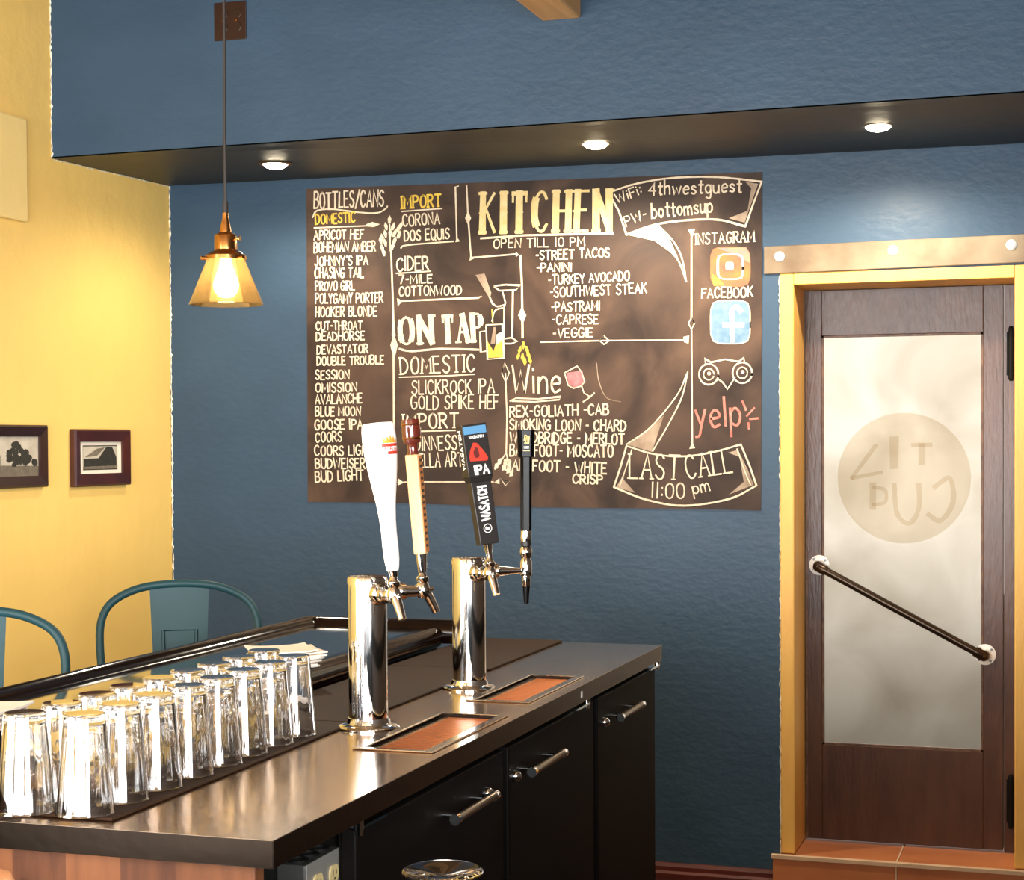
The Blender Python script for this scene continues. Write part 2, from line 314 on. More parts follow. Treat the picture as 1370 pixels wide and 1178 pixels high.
# ------------------------------------------------------------------ hand-lettering (strokes on a 0..w x 0..10 box)
G = {
'A':(6,'0,0 3,10 6,0|1.2,3.6 4.8,3.6'),'B':(5.4,'0,0 0,10|~0,10 3.6,9.8 4.6,7.8 3.4,5.6 0,5.3|~0,5.3 4,5 5.3,2.7 4,.3 0,0'),
'C':(5.6,'~5.4,8.2 4.2,9.8 2.2,9.7 .4,7.4 .2,3.4 1.6,.5 3.6,.1 5.4,1.8'),'D':(5.6,'0,0 0,10|~0,10 3,9.4 5.2,7 5.3,3.4 3.2,.6 0,0'),
'E':(4.8,'0,0 0,10|0,10 4.6,10|0,5.2 3.8,5.2|0,0 4.8,0'),'F':(4.6,'0,0 0,10|0,10 4.6,10|0,5.2 3.6,5.2'),
'G':(5.8,'~5.4,8.4 4,9.9 2,9.6 .4,7.2 .3,3 1.8,.3 4,.2 5.5,1.6|5.5,1.6 5.5,4.6 3.4,4.6'),'H':(5.4,'0,0 0,10|5.4,0 5.4,10|0,5.1 5.4,5.1'),
'I':(.6,'.3,0 .3,10'),'J':(4.4,'~4,10 4,3 3,.4 1.2,.2 0,2'),'K':(5.4,'0,0 0,10|5,10 0,4.6|1.4,6 5.4,0'),'L':(4.6,'0,10 0,0|0,0 4.6,0'),
'M':(7,'0,0 .6,10 3.5,3 6.4,10 7,0'),'N':(5.6,'0,0 0,10 5.6,0 5.6,10'),'O':(6,'~3,10 .8,8.4 .2,5 .9,1.4 3,0 5.2,1.4 5.8,5 5.2,8.6 3,10'),
'P':(5.2,'0,0 0,10|~0,10 3.6,9.8 5,7.6 3.8,5.2 0,4.8'),'Q':(6,'~3,10 .8,8.4 .2,5 .9,1.4 3,0 5.2,1.4 5.8,5 5.2,8.6 3,10|3.6,2.4 6,-.8'),
'R':(5.4,'0,0 0,10|~0,10 3.6,9.8 4.9,7.7 3.6,5.4 0,5|2,5 5.4,0'),'S':(5,'~4.8,8.6 3.4,10 1.4,9.6 .3,7.6 1.6,5.6 3.6,4.6 4.8,2.6 3.6,.3 1.6,.1 0,1.6'),
'T':(6,'0,10 6,10|3,10 3,0'),'U':(5.6,'~0,10 0,3.4 1.2,.5 2.8,0 4.4,.5 5.6,3.4 5.6,10'),'V':(5.6,'0,10 2.8,0 5.6,10'),
'W':(8,'0,10 2,0 4,8 6,0 8,10'),'X':(5.4,'0,10 5.4,0|5.4,10 0,0'),'Y':(5.4,'0,10 2.7,5|5.4,10 2.7,5 2.7,0'),'Z':(5,'0,10 5,10 0,0 5,0'),
'0':(5.4,'~2.7,10 .7,8.4 .2,5 .8,1.4 2.7,0 4.6,1.4 5.2,5 4.7,8.6 2.7,10'),'1':(1.4,'.7,10 .7,0'),'4':(5.2,'3.8,0 3.8,10 0,3.4 5.2,3.4'),'7':(4.8,'0,10 4.8,10 1.6,0'),
':':(1,'.5,6.6 .5,7.4|.5,2 .5,2.8'),'-':(3,'.3,5 2.7,5'),"'":(.8,'.6,10 .2,8'),'/':(4.6,'0,-1 4.6,10.6'),'_':(2,''),
'a':(4,'~3.8,5.6 1.6,6 .3,4 .4,1.6 1.6,.1 3.6,1.6|3.8,6 3.8,0'),'b':(4.4,'0,10 0,0|~0,4.4 2,6 4,4.6 4.2,2 2.6,.1 0,1.2'),'e':(4.4,'~.4,3.2 4,3.6 3.8,5.4 2.2,6.1 .5,4.6 .3,2 1.6,.2 4,1'),
'f':(3.4,'~3.4,9.4 2.2,10 1.4,8.6 1.3,5 1.3,0|0,6 3,6'),'g':(4.4,'~4,5.2 2.2,6.1 .4,4.8 .4,1.8 2,.3 4,1.6|~4.1,6 4.1,-1.6 2.8,-3.4 .6,-2.6'),'h':(4.2,'0,10 0,0|~0,4 2,6 3.8,4.8 4,0'),
'i':(.8,'.4,6 .4,0|.4,8.2 .4,9'),'l':(.8,'.4,10 .4,0'),'m':(6.6,'0,6 0,0|~0,4.4 1.8,6 3,4.6 3.2,0|~3.2,4.4 5,6 6.2,4.6 6.5,0'),'n':(4.2,'0,6 0,0|~0,4 2,6 3.8,4.8 4,0'),
'o':(4.4,'~2.2,6 .5,4.8 .3,2 2.2,0 4,1.8 4.1,4.4 2.2,6'),'p':(4.4,'0,6 0,-3.6|~0,4.4 2,6 4,4.6 4.2,2 2.6,.1 0,1.2'),'s':(3.8,'~3.6,5 2.2,6.1 .6,5.2 .8,3.8 2.8,2.8 3.6,1.4 2.2,.1 .2,.8'),
't':(3.4,'1.6,9 1.6,1 2.2,0 3.2,.4|0,6.2 3.4,6.2'),'u':(4.2,'~0,6 .1,1.6 1.6,0 3.4,1 4,3|4.1,6 4.1,0'),'w':(6.4,'0,6 1.6,0 3.2,5 4.8,0 6.4,6'),'y':(4.4,'0,6 2.2,.4|~4.4,6 2.2,.4 1,-3 -.6,-3.4'),
}
def glyph(ch):
    w, d = G[ch]; st = []
    for q in d.split('|'):
        if not q: continue
        sm = q[0] == '~'; pts = [tuple(float(v) for v in p.split(',')) for p in q.lstrip('~').split()]
        st.append((smooth_pts(pts, 4) if sm else pts, sm))
    return w, st
def write(mb, text, x0, z0, x1, z1, h, wd, style, f, lift=0.0):
    """letters between two baseline points; styles: n plain, s with serifs, k thick stems, K thick western"""
    adv = []; tot = 0
    gap = {'n':1.9,'s':2.2,'k':3.2,'K':3.6}[style]
    for ch in text:
        w = 2.6 if ch == ' ' else glyph(ch)[0]
        adv.append((ch, tot, w)); tot += w + gap
    tot -= gap; Ln = math.hypot(x1-x0, z1-z0); ca, sa = (x1-x0)/Ln, (z1-z0)/Ln; sx = Ln/tot; sz = h/10
    def tr(u, v): return (x0 + ca*u*sx - sa*v*sz, z0 + sa*u*sx + ca*v*sz)
    for ch, ox, w in adv:
        if ch == ' ': continue
        dz = random.uniform(-.35, .35) if style == 'n' else 0; ds = random.uniform(.95, 1.05) if style == 'n' else 1; sl = random.uniform(-.04, .04)
        for pts, sm in glyph(ch)[1]:
            P = [tr(ox+u+sl*v, v*ds+dz) for u, v in pts]
            if style in 'kK':
                for a, b, pa, pb in zip(P, P[1:], pts, pts[1:]):
                    du, dv = pb[0]-pa[0], pb[1]-pa[1]; stem = abs(dv) > 2.2*abs(du)
                    if ch in 'KNA' and abs(du) > .5: stem = (dv*du < 0) and ch != 'K'
                    mb.ribbon([a, b], wd*(3.1 if stem else 1.25), f, lift)
            else: mb.ribbon(P, wd, f, lift)
            if style != 'n' and not sm:
                for e, o in ((0, 1), (-1, -2)):
                    if abs(pts[e][1]-pts[o][1]) > 2.2*abs(pts[e][0]-pts[o][0]) and pts[e][1] in (0, 10):
                        s2 = {'s':1.1,'k':1.5,'K':1.6}[style]
                        q = pts[e]; mb.ribbon([tr(ox+q[0]-s2, q[1]), tr(ox+q[0]+s2, q[1])], wd*(.8 if style == 's' else 1.2), f, lift)
                if ch == 'T' and style in 'kK' and abs(pts[0][1]-pts[1][1]) < .1:
                    mb.ribbon([tr(ox, 9.8), tr(ox+w, 9.8)], wd*1.9, f, lift)
                    for e in (.1, w-.1): mb.ribbon([tr(ox+e, 10.1), tr(ox+e, 7.6)], wd*1.1, f, lift)
                if style == 'K' and len(pts) == 2 and abs(pts[0][0]-pts[1][0]) < .1:
                    q = pts[0][0]; mb.fill([tr(ox+q-1.8, 5), tr(ox+q, 4), tr(ox+q+1.8, 5), tr(ox+q, 6)], f, lift)

# ================================================================== the room shell
XR, YF, ZC = 5.2, -8.8, 3.0
m = MB(); m.box(-.3, XR+.3, YF-.3, .02, -.1, 0); structure(m.build('floor', M['floor']), 'red-brown floor of the bar room', 'floor')
m = MB(); m.box(-.3, XR+.3, YF-.3, .3, ZC, ZC+.1); structure(m.build('ceiling', M['ceiling']), 'tan ceiling above the bar', 'ceiling')
OX0, OX1, OZ0, OZ1 = 2.228, 3.008, .0, 2.047        # door opening in the blue wall
m = MB(); m.box(0, OX0, 0, .3, 0, 2.46); m.box(OX0, OX1, 0, .3, OZ1, 2.46); m.box(OX1, XR, 0, .3, 0, 2.46); m.box(0, XR, 0, .3, 2.46, ZC)
structure(m.build('wall_back', M['blue']), 'dark blue trowelled plaster wall behind the chalkboard', 'wall')
# the upper wall steps forward over the chalkboard; its underside is not quite level
def zb(x): return 2.443 - .006*x
def zf(x): return 2.426 + .0037*x
m = MB(); m.quad((0,-.766,zf(0)), (XR,-.766,zf(XR)), (XR,-.766,ZC), (0,-.766,ZC)); m.quad((0,0,ZC),(XR,0,ZC),(XR,0,zb(XR)+.002),(0,0,zb(0)+.002))
uw = m.build('wall_upper', M['blue']); structure(uw, 'dark blue upper wall face stepping forward above the chalkboard', 'wall')
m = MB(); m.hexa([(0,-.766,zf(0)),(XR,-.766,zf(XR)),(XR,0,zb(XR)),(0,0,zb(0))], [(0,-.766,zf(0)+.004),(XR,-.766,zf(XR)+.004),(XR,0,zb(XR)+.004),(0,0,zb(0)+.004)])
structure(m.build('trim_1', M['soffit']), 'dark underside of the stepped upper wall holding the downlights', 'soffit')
m = MB(); m.box(-.3, 0, -4.2, .3, 0, ZC); m.box(-.3, 0, YF, -8.2, 0, ZC); m.box(-.3, 0, -8.2, -4.2, 0, .35); m.box(-.3, 0, -8.2, -4.2, 2.65, ZC)
structure(m.build('wall_left', M['yellow']), 'warm yellow plaster wall at the left', 'wall')
m = MB(); m.box(3.4, XR+.3, -4.2, 0, 0, ZC); m.box(XR, XR+.3, YF, -8.6, 0, ZC); m.box(XR, XR+.3, -6.0, .3, 0, ZC); m.box(XR, XR+.3, -8.6, -6.0, 0, .35); m.box(XR, XR+.3, -8.6, -6.0, 2.65, ZC)
structure(m.build('wall_right', M['darkwall']), 'dark wall to the right of the bar', 'wall')
m = MB(); m.box(-.3, .35, YF-.3, YF, 0, ZC); m.box(4.85, XR+.3, YF-.3, YF, 0, ZC); m.box(.35, 4.85, YF-.3, YF, 0, .2); m.box(.35, 4.85, YF-.3, YF, 2.7, ZC)
structure(m.build('wall_front', M['plain']), 'tan shopfront wall behind the photographer', 'wall')
def window(n, x0, x1, y0, y1, z0, z1):
    m = MB(); t = .05
    if x1-x0 > y1-y0:
        for a, b in ((x0, x0+t), (x1-t, x1), ((x0+x1)/2-t/2, (x0+x1)/2+t/2)): m.box(a, b, y0, y1, z0, z1)
        m.box(x0, x1, y0, y1, z0, z0+t); m.box(x0, x1, y0, y1, z1-t, z1)
    else:
        for a, b in ((y0, y0+t), (y1-t, y1), ((y0+y1)/2-t/2, (y0+y1)/2+t/2)): m.box(x0, x1, a, b, z0, z1)
        m.box(x0, x1, y0, y1, z0, z0+t); m.box(x0, x1, y0, y1, z1-t, z1)
    o = structure(m.build('window_%d' % n, M['trim_yellow']), 'timber shop window frame number %d round the room' % n, 'window')
    g = MB()
    if x1-x0 > y1-y0: g.box(x0+t, x1-t, (y0+y1)/2-.004, (y0+y1)/2+.004, z0+t, z1-t)
    else: g.box((x0+x1)/2-.004, (x0+x1)/2+.004, y0+t, y1-t, z0+t, z1-t)
    g.build('pane', M['pane'], o); return o
window(1, .35, 4.85, YF-.2, YF-.12, .2, 2.7); window(2, XR+.12, XR+.2, -8.6, -6.0, .35, 2.65); window(3, -.2, -.12, -8.2, -4.2, .35, 2.65)
# ragged white paint line where yellow meets blue
def ragged(name, pts, w, f, label):
    m = MB(); P = []
    for (a, b), (c, d) in zip(pts, pts[1:]):
        n = max(3, int(math.hypot(c-a, d-b)/.009))
        P += [(a+(c-a)*i/n + random.gauss(0, w*.13), b+(d-b)*i/n + random.gauss(0, w*.13)) for i in range(n)]
    P.append(pts[-1]); prev = None; L = []
    for p in P: L.append(p)
    bm = m.bm; vs = []
    for i, p in enumerate(L):
        a = L[max(0, i-1)]; b = L[min(len(L)-1, i+1)]; d = Vector((b[0]-a[0], b[1]-a[1])).normalized(); nn = Vector((-d.y, d.x)); h = w*random.uniform(.06, .5)*(1 if random.random() < .93 else 1.7)
        vs.append([bm.verts.new(f(p[0]+nn.x*h*s, p[1]+nn.y*h*s, k)) for s, k in ((-1, 0), (0, .0035), (1, 0))])
    for A, B in zip(vs, vs[1:]):
        for k in (0, 1): bm.faces.new((A[k], A[k+1], B[k+1], B[k]))
    structure(m.build(name, M['caulk']), label, 'trim')
ragged('trim_2', [(.004, .1), (.004, 2.44)], .007, lambda u, v, k: Vector((u, -.001-k, v)), 'ragged white paint edge in the corner of yellow and blue walls')
ragged('trim_3', [(.003, 2.43), (.003, 2.98)], .007, lambda u, v, k: Vector((u, -.767-k, v)), 'ragged white paint edge down the side of the upper blue wall')
ragged('trim_4', [(-.766, zf(0)-.003), (0, zb(0)-.003)], .006, lambda u, v, k: Vector((.001+k, u, v)), 'ragged white paint edge along the yellow wall under the soffit')
ragged('trim_5', [(OX0-.001, .15), (OX0-.001, 2.04)], .006, lambda u, v, k: Vector((u, -.001-k, v)), 'ragged white paint edge beside the yellow door jamb')
m = MB(); m.box(0, .02, -1.4, -.926, 2.2, 2.524)
structure(m.build('trim_6', M['panel'], bevel=.008), 'pale yellow raised panel high on the yellow wall at the left edge', 'panel')
m = MB(); m.prism([(0,0),(-.018,0),(-.018,.06),(-.012,.068),(-.012,.082),(-.005,.092),(0,.094)], lambda u, v, w: Vector((.0+w, u, v)), OX0-.012)
structure(m.build('baseboard_back', M['base']), 'mahogany baseboard along the foot of the blue wall', 'baseboard')
m = MB(); m.box(1.655, 1.773, -6.5, -.764, 2.735, ZC)
structure(m.build('ceiling_beam', M['beamwood'], bevel=.006), 'pale pine ceiling beam butting into the upper blue wall', 'beam')

# ------------------------------------------------------------------ doorway
m = MB(); m.box(OX0, 2.273, -.003, .29, .15, OZ1); structure(m.build('trim_7', M['trim_yellow'], bevel=.004), 'yellow painted left jamb of the doorway', 'jamb')
m = MB(); m.box(2.963, OX1, -.003, .29, .15, OZ1); structure(m.build('trim_8', M['trim_yellow'], bevel=.004), 'yellow painted right jamb of the doorway', 'jamb')
m = MB(); m.box(2.273, 2.963, -.003, .29, 2.008, OZ1); structure(m.build('trim_9', M['trim_yellow'], bevel=.003), 'yellow painted head of the doorway', 'jamb')
m = MB()
for a, b in ((2.205, 2.598), (2.602, 3.04)): m.box(a, b, -.03, .3, .0, .147)
st = structure(m.build('trim_10', M['tile'], bevel=.003), 'terracotta tiled threshold step under the door', 'threshold')
m = MB(); m.box(2.2, 3.045, -.034, -.012, .138, .15); m.box(2.5975, 2.6025, -.031, .29, .0, .1485); m.build('grout_edge', M['grout'], st)
YD = .222
dr = thing('door_1', 'brown painted door with tall frosted pane and slanting pipe handle', 'door', (2.6, YD, .15)); dr['kind'] = 'structure'
def D(x, z): return x-2.6, z-.15
m = MB()
m.box(2.277-2.6, 2.332-2.6, 0, .045, .004, 1.856); m.box(2.857-2.6, 2.921-2.6, 0, .045, .004, 1.856)
m.build('stile', M['doorwood'], dr, bevel=.002)
m = MB(); m.box(2.332-2.6, 2.857-2.6, 0, .045, 1.703, 1.856); m.build('top_rail', M['doorwood'], dr, bevel=.002)
m = MB(); m.box(2.332-2.6, 2.857-2.6, 0, .045, .004, .325); m.build('bottom_rail', M['doorwood'], dr, bevel=.002)
m = MB(); m.box(2.923-2.6, 2.962-2.6, -.002, .05, .002, 1.857); m.build('hinge_post', M['doorwood'], dr, bevel=.002)
m = MB(); m.box(2.279-2.6, 2.284-2.6, -.0035, 0, .004, 1.856)
m.build('edge_bead', M['doorbead'], dr)
m = MB(); w = .007
for a, b, c, d in ((-.268,-.261,.325,1.703),(.25,.257,.325,1.703),(-.268,.257,.325,.332),(-.268,.257,1.696,1.703)): m.box(a, b, .004, .012, c, d)
m.build('glazing_bead', M['doorbead'], dr)
m = MB(); m.box(-.262, .251, .014, .02, .331, 1.697); pane = m.build('frosted_pane', M['frost'], dr)
# faded reversed round decal seen through the pane
fd = lambda u, v, w: Vector((u, .0215+w, v))
m = MB(); cx, cz, r = -.0, 1.225, .218
m.fill([(cx+r*math.cos(t*math.pi/24), cz+r*math.sin(t*math.pi/24)) for t in range(48)], fd); m.build('round_decal', M['ghost'], pane)
m = MB(); g2 = lambda u, v, w: Vector((cx-u, .0135-w, cz+v))
for pts, wd_ in (([(.17,.0),(.09,.11)],.014),([(.17,.0),(.07,.02)],.012),([(.03,.04),(.03,.13)],.03),([(-.06,.05),(-.06,.11)],.02),([(-.03,.11),(-.09,.11)],.014)): m.ribbon(pts, wd_, g2)
for pts, wd_ in (([(.1,-.02),(.1,-.1)],.02),([(.1,-.03),(.06,-.04),(.06,-.08),(.1,-.09)],.012),([(.03,-.02),(.02,-.12),(-.02,-.15),(-.05,-.1),(-.05,-.02)],.016),([(-.1,-.03),(-.15,-.0),(-.16,-.08),(-.12,-.14),(-.08,-.12)],.016)): m.ribbon(smooth_pts(pts), wd_, g2)
m.build('decal_lettering', M['ghost2'], pane)
for z0, z1 in ((1.55, 1.712), (.088, .25)):
    m = MB(); m.cyl((.345,-.012,z0), (.345,-.012,z1), .0085); m.cyl((.345,-.012,z0-.008), (.345,-.012,z0), .005, .0085); m.cyl((.345,-.012,z1), (.345,-.012,z1+.008), .0085, .005)
    m.box(.331, .339, -.004, .002, z0+.01, z1-.01)
    m.build('hinge', M['seal'], dr, smooth=True)
hd = MB(); A = Vector((2.324-2.6, -.058, 1.082-.15)); B = Vector((2.864-2.6, -.058, .797-.15)); d = (B-A).normalized()
hd.tube([A+d*.0, A+d*.03, B-d*.03, B], .0135, 16); h = hd.build('pull_handle', M['pipe'], dr, smooth=True)
for P, s in ((A, 1), (B, -1)):
    m = MB(); b0 = Vector((P.x, 0, P.z)); m.lathe([(0,0),(.034,0),(.034,.007),(.02,.009),(.018,.02),(0,.02)], b0, 28, Matrix.Rotation(R(90), 3, 'X')); fl = m.build('flange', M['galv'], h, smooth=True)
    m = MB()
    for k in range(4):
        t = k*math.pi/2+.7; m.cyl(b0+Vector((.026*math.cos(t), -.0065, .026*math.sin(t))), b0+Vector((.026*math.cos(t), -.0105, .026*math.sin(t))), .0045, seg=8)
    m.build('screw', M['boxsteel'], fl)
    m = MB(); m.tube([b0+Vector((0,-.012,0)), b0+Vector((0,-.04,0)), P+Vector((0,.004,0))+d*s*.002, P+d*s*.012, P+d*s*.035], [.0165,.0165,.0175,.0175,.0165], 16); m.build('elbow', M['pipe'], h, smooth=True)
# steel strap bolted over the door
sb = thing('steel_strap', 'rusty steel strap with three white bolts fixed above the doorway', 'strap', (2.6, 0, 2.095))
m = MB(); m.hexa([(2.178-2.6,-.01,-.05),(3.3-2.6,-.01,-.038),(3.3-2.6,.0,-.038),(2.178-2.6,.0,-.05)], [(2.178-2.6,-.01,.04),(3.3-2.6,-.01,.05),(3.3-2.6,.0,.05),(2.178-2.6,.0,.04)])
m.build('plate', M['strap'], sb, bevel=.002)
for x, z in ((2.229,2.100),(2.591,2.1065),(2.953,2.11)):
    m = MB(); m.lathe([(0,0),(.0165,0),(.0165,.003),(.0125,.006),(.006,.009),(0,.0095)], (x-2.6,-.01,z-2.095), 20, Matrix.Rotation(R(90), 3, 'X')); m.build('bolt', M['bolt'], sb, smooth=True)
# outside the door
m = MB(); m.box(-3, 9, .32, 12, -.12, -.02); structure(m.build('floor_exterior', M['asphalt']), 'grey ground outside the door', 'ground')

# ================================================================== lights of the room
def downlight(x, y, label, power=42):
    z = (zf(x)+(zb(x)-zf(x))*(y+.766)/.766)
    t = thing('downlight', label, 'light', (x, y, z), 0, 'recessed downlights in the soffit')
    m = MB(); m.lathe([(.058,0),(.058,-.003),(.054,-.006),(.044,-.006),(.041,0)], (0,0,0), 40, closed=True); m.build('trim_ring', M['lightrim'], t, smooth=True)
    m = MB(); m.lathe([(.0,-.019),(.016,-.018),(.028,-.0145),(.036,-.009),(.0405,-.003),(.0405,0),(0,0)], (0,0,-.0005), 32); m.build('lamp', M['lamp'], t, smooth=True)
    l = bpy.data.lights.new('downlight_beam', 'SPOT'); l.energy = power; l.color = (1,.88,.7); l.spot_size = R(172); l.spot_blend = .6; l.shadow_soft_size = .035
    o = bpy.data.objects.new('downlight_beam', l); COL.objects.link(o); o.parent = t; o.location = (0,0,-.06)
downlight(.612, -.387, 'small lit downlight at the left end of the soffit, near the pendant cord', 17)
downlight(1.723, -.42, 'lit downlight in the middle of the soffit, above the word KITCHEN')
downlight(2.589, -.437, 'lit downlight at the right of the soffit, above the doorway')

PX, PY, PZ = 1.282, -2.055, 1.823
pd = thing('pendant_lamp', 'lit pendant lamp with amber glass cone shade hanging on a brown cord', 'lamp', (PX, PY, PZ))
m = MB(); m.tube([(0,0,.235),(-.001,.001,.4),(-.002,.006,.6),(-.004,.01,.8),(-.006,.012,1.0),(-.004,.008,ZC-PZ-.02)], .0037, 8); m.build('cord', M['cord'], pd, smooth=True)
m = MB(); m.lathe([(0,0),(.05,0),(.046,-.018),(.012,-.03),(0,-.03)], (-.004,.008,ZC-PZ), 28); m.build('ceiling_rose', M['brass'], pd, smooth=True)
m = MB(); m.lathe([(0,.222),(.006,.222),(.007,.2),(.009,.19),(.013,.172),(.0135,.166),(.024,.16),(.026,.157),(.026,.126),(.03,.122),(0,.122)], (0,0,0), 28); soc = m.build('socket', M['brass'], pd, smooth=True)
m = MB(); m.cyl((0,0,.21), (0,0,.236), .0068); m.build('cord_grip', M['cord'], soc, smooth=True)
m = MB(); m.cyl((.026,0,.15), (.036,0,.15), .003, seg=10); m.cyl((.034,0,.15), (.037,0,.15), .006, seg=10); m.build('switch_knob', M['brass'], soc)
m = MB(); m.lathe([(.024,.124),(.036,.12),(.0475,.111),(.048,.102),(.044,.102),(.042,.108),(.03,.116),(.02,.119)], (0,0,0), 32, closed=True)
fit = m.build('shade_fitter', M['brass'], pd, smooth=True)
for k in range(3):
    t = k*2.094-.35; m = MB(); m.cyl((.046*math.cos(t), .046*math.sin(t), .105), (.058*math.cos(t), .058*math.sin(t), .105), .0045, seg=12); m.build('thumb_screw', M['brass'], fit, smooth=True)
m = MB(); m.lathe([(.042,.106),(.084,.002),(.085,0),(.083,-.0005),(.0815,.002),(.0395,.106)], (0,0,0), 48, closed=True); m.build('glass_shade', M['amber'], pd, smooth=True)
m = MB(); m.lathe([(.013,.119),(.0135,.095),(.017,.08),(.026,.06),(.0295,.045),(.027,.031),(.018,.02),(.007,.0155),(0,.015)], (0,0,0), 28); m.build('bulb', M['bulb'], pd, smooth=True)
l = bpy.data.lights.new('pendant_glow', 'POINT'); l.energy = 1.0; l.color = (1,.72,.38); l.shadow_soft_size = .03
o = bpy.data.objects.new('pendant_glow', l); COL.objects.link(o); o.parent = pd; o.location = (0,0,-.03)

# ================================================================== bar, steel worktop, cooler
YN, YE = -3.478, -1.069
# worktop with two cut-outs for the drip trays
wt = thing('steel_worktop', 'long brushed stainless steel worktop with dark shade-coloured edge carrying both tap towers', 'worktop', (1.8, -2.3, .91))
X0, X1 = 1.52, 2.076; T1 = (1.902, 2.05, -2.78, -2.345); T2 = (1.905, 2.04, -2.172, -1.745)
m = MB(); top = lambda a, b, c, d: m.box(a-1.8, b-1.8, c+2.3, d+2.3, .0, .04)
top(X0, 1.902, YN, YE); top(2.05, X1, YN, YE); top(1.902, 2.05, YN, T1[2]); top(1.902, 2.05, T1[3], T2[2]); top(1.902, 2.05, T2[3], YE); top(1.902, T2[0], T2[2], T2[3]); top(T2[1], 2.05, T2[2], T2[3])
m.build('top_sheet', M['steel'], wt)
m = MB(); f = .0012
m.box(X1-1.8, X1-1.8+f, YN+2.3, YE+2.3, .001, .0395); m.box(X0-1.8, X1-1.8, YN+2.3-f, YN+2.3, .001, .0395)
m.build('front_edge', mat('steel_edge_shade', (84,72,62), .34, metal=1.0, bump=.05), wt)  # steel edge coloured darker to stand for the dark floor it reflects
m = MB(); m.box(X1-1.8+f, X1-1.8+f+.001, -1.885+2.3, -1.875+2.3, .012, .027); m.build('badge', M['bolt'], wt)
def tray(name, b, label):
    x0, x1, y0, y1 = b; cx, cy = (x0+x1)/2, (y0+y1)/2; hx, hy = (x1-x0)/2-.0005, (y1-y0)/2-.0005
    t = thing(name, label, 'drip tray', (cx, cy, .95), 0, 'recessed drip trays in the worktop')
    m = MB()
    for a, b_, c, d in ((-hx-.004,-hx+.014,-hy-.004,hy+.004),(hx-.014,hx+.004,-hy-.004,hy+.004),(-hx+.014,hx-.014,-hy-.004,-hy+.01),(-hx+.014,hx-.014,hy-.01,hy+.004)): m.box(a, b_, c, d, .0005, .0035)
    m.build('rim', M['steelrim'], t, bevel=.0015)
    m = MB(); m.box(-hx, hx, -hy, hy, -.03, -.028); m.box(-hx, -hx+.001, -hy, hy, -.03, 0); m.box(hx-.001, hx, -hy, hy, -.03, 0); m.box(-hx, hx, -hy, -hy+.001, -.03, 0); m.box(-hx, hx, hy-.001, hy, -.03, 0)
    m.build('basin', mat('dark_basin', (60,44,34), .4, metal=.8), t)
    m = MB(); n = 30; a = -hx+.03; b_ = hx-.03
    for i in range(n):
        y = -hy+.014+(2*hy-.028)*i/n; m.box(a, b_, y, y+(2*hy-.028)/n*.55, -.008, -.004)
    
    for u in (-.25, .25): m.box(u*hx-.002, u*hx+.002, -hy+.01, hy-.01, -.012, -.008)
    m.build('grate', M['grate_tint'], t)
    m = MB(); m.box(-hx+.013, a+.001, -hy+.009, hy-.009, -.009, -.0045); m.build('grate_border', M['steelrim'], t)
    m = MB(); m.box(b_-.001, hx-.013, -hy+.009, hy-.009, -.009, -.0045); m.build('grate_border', M['steelrim'], t); return t
tray('drip_tray', T1, 'nearer slotted drip tray coloured with orange reflection, let into the steel top below the white handle')
tray('drip_tray', T2, 'farther slotted drip tray coloured with orange reflection, let into the steel top below the black handles')

co = thing('bottle_cooler', 'black three-door back bar cooler under the steel worktop', 'cooler', (1.75, -2.1, 0))
m = MB(); m.box(1.53-1.75, 2.03-1.75, -3.122+2.1, -1.085+2.1, .09, .909); m.box(1.56-1.75, 1.99-1.75, -3.12+2.1, -1.12+2.1, 0, .09); m.build('carcass', M['black'], co)
doors = ((-3.15, -2.405, 'n', -2.785, -2.568, -2.517), (-2.372, -1.722, 'f', -2.325, -2.103, -2.339), (-1.688, -1.09, 'f', -1.605, -1.391, -1.635))
for y0, y1, side, h0, h1, lk in doors:
    m = MB(); m.box(2.034-1.75, 2.062-1.75, y0+2.1, y1+2.1, .12, .893); d = m.build('door', M['black'], co, bevel=.004)
    m = MB(); m.box(2.03-1.75, 2.034-1.75, y0+2.106, y1+2.094, .126, .887); m.build('gasket', M['seal'], d)
    m = MB(); xh = 2.098-1.75
    m.turned((xh, h0+2.1, .836), (xh, h1+2.1, .836), [(0,.009),(.03,.0098),(.08,.008),(.92,.008),(.97,.0098),(1,.009)])
    hb = m.build('handle', mat('dark_steel_handle', (120,108,92), .3, metal=.9), d, smooth=True)
    for y in (h0+.03, h1-.03): m = MB(); m.cyl((2.06-1.75, y+2.1, .836), (xh, y+2.1, .836), .0045, seg=12); m.build('post', M['chrome'], hb, smooth=True)
    for y in (h0, h1): m = MB(); m.cyl((xh, y+2.1-.006, .836), (xh, y+2.1+.006, .836), .0102, seg=16); m.build('end_cap', M['chrome'], hb, smooth=True)
    m = MB(); m.lathe([(0,0),(.012,0),(.012,.006),(.009,.013),(.004,.016),(0,.016)], (2.062-1.75, lk+2.1, .828), 20, Matrix.Rotation(R(90), 3, 'Y')); m.build('lock', M['chrome'], d, smooth=True)
for y, s in ((-3.145, 1), (-1.79, -1), (-1.075, -1)):
    m = MB(); m.cyl((2.064-1.75, y+2.1, .893), (2.064-1.75, y+2.1, .908), .0085, seg=14); m.cyl((2.064-1.75, y+2.1, .884), (2.064-1.75, y+2.1, .893), .0065, seg=14)
    m.box(2.04-1.75, 2.072-1.75, min(y, y+s*.1)+2.1, max(y, y+s*.1)+2.1, .894, .899); m.build('hinge', M['chrome'], co, smooth=True)
m = MB(); m.box(1.535, 2.034, -3.45, -3.42, 0, .909)
tag(m.build('plank_panel', M['planks'], bevel=.002), 'reddish reclaimed plank panel closing the near end of the counter', 'panel')
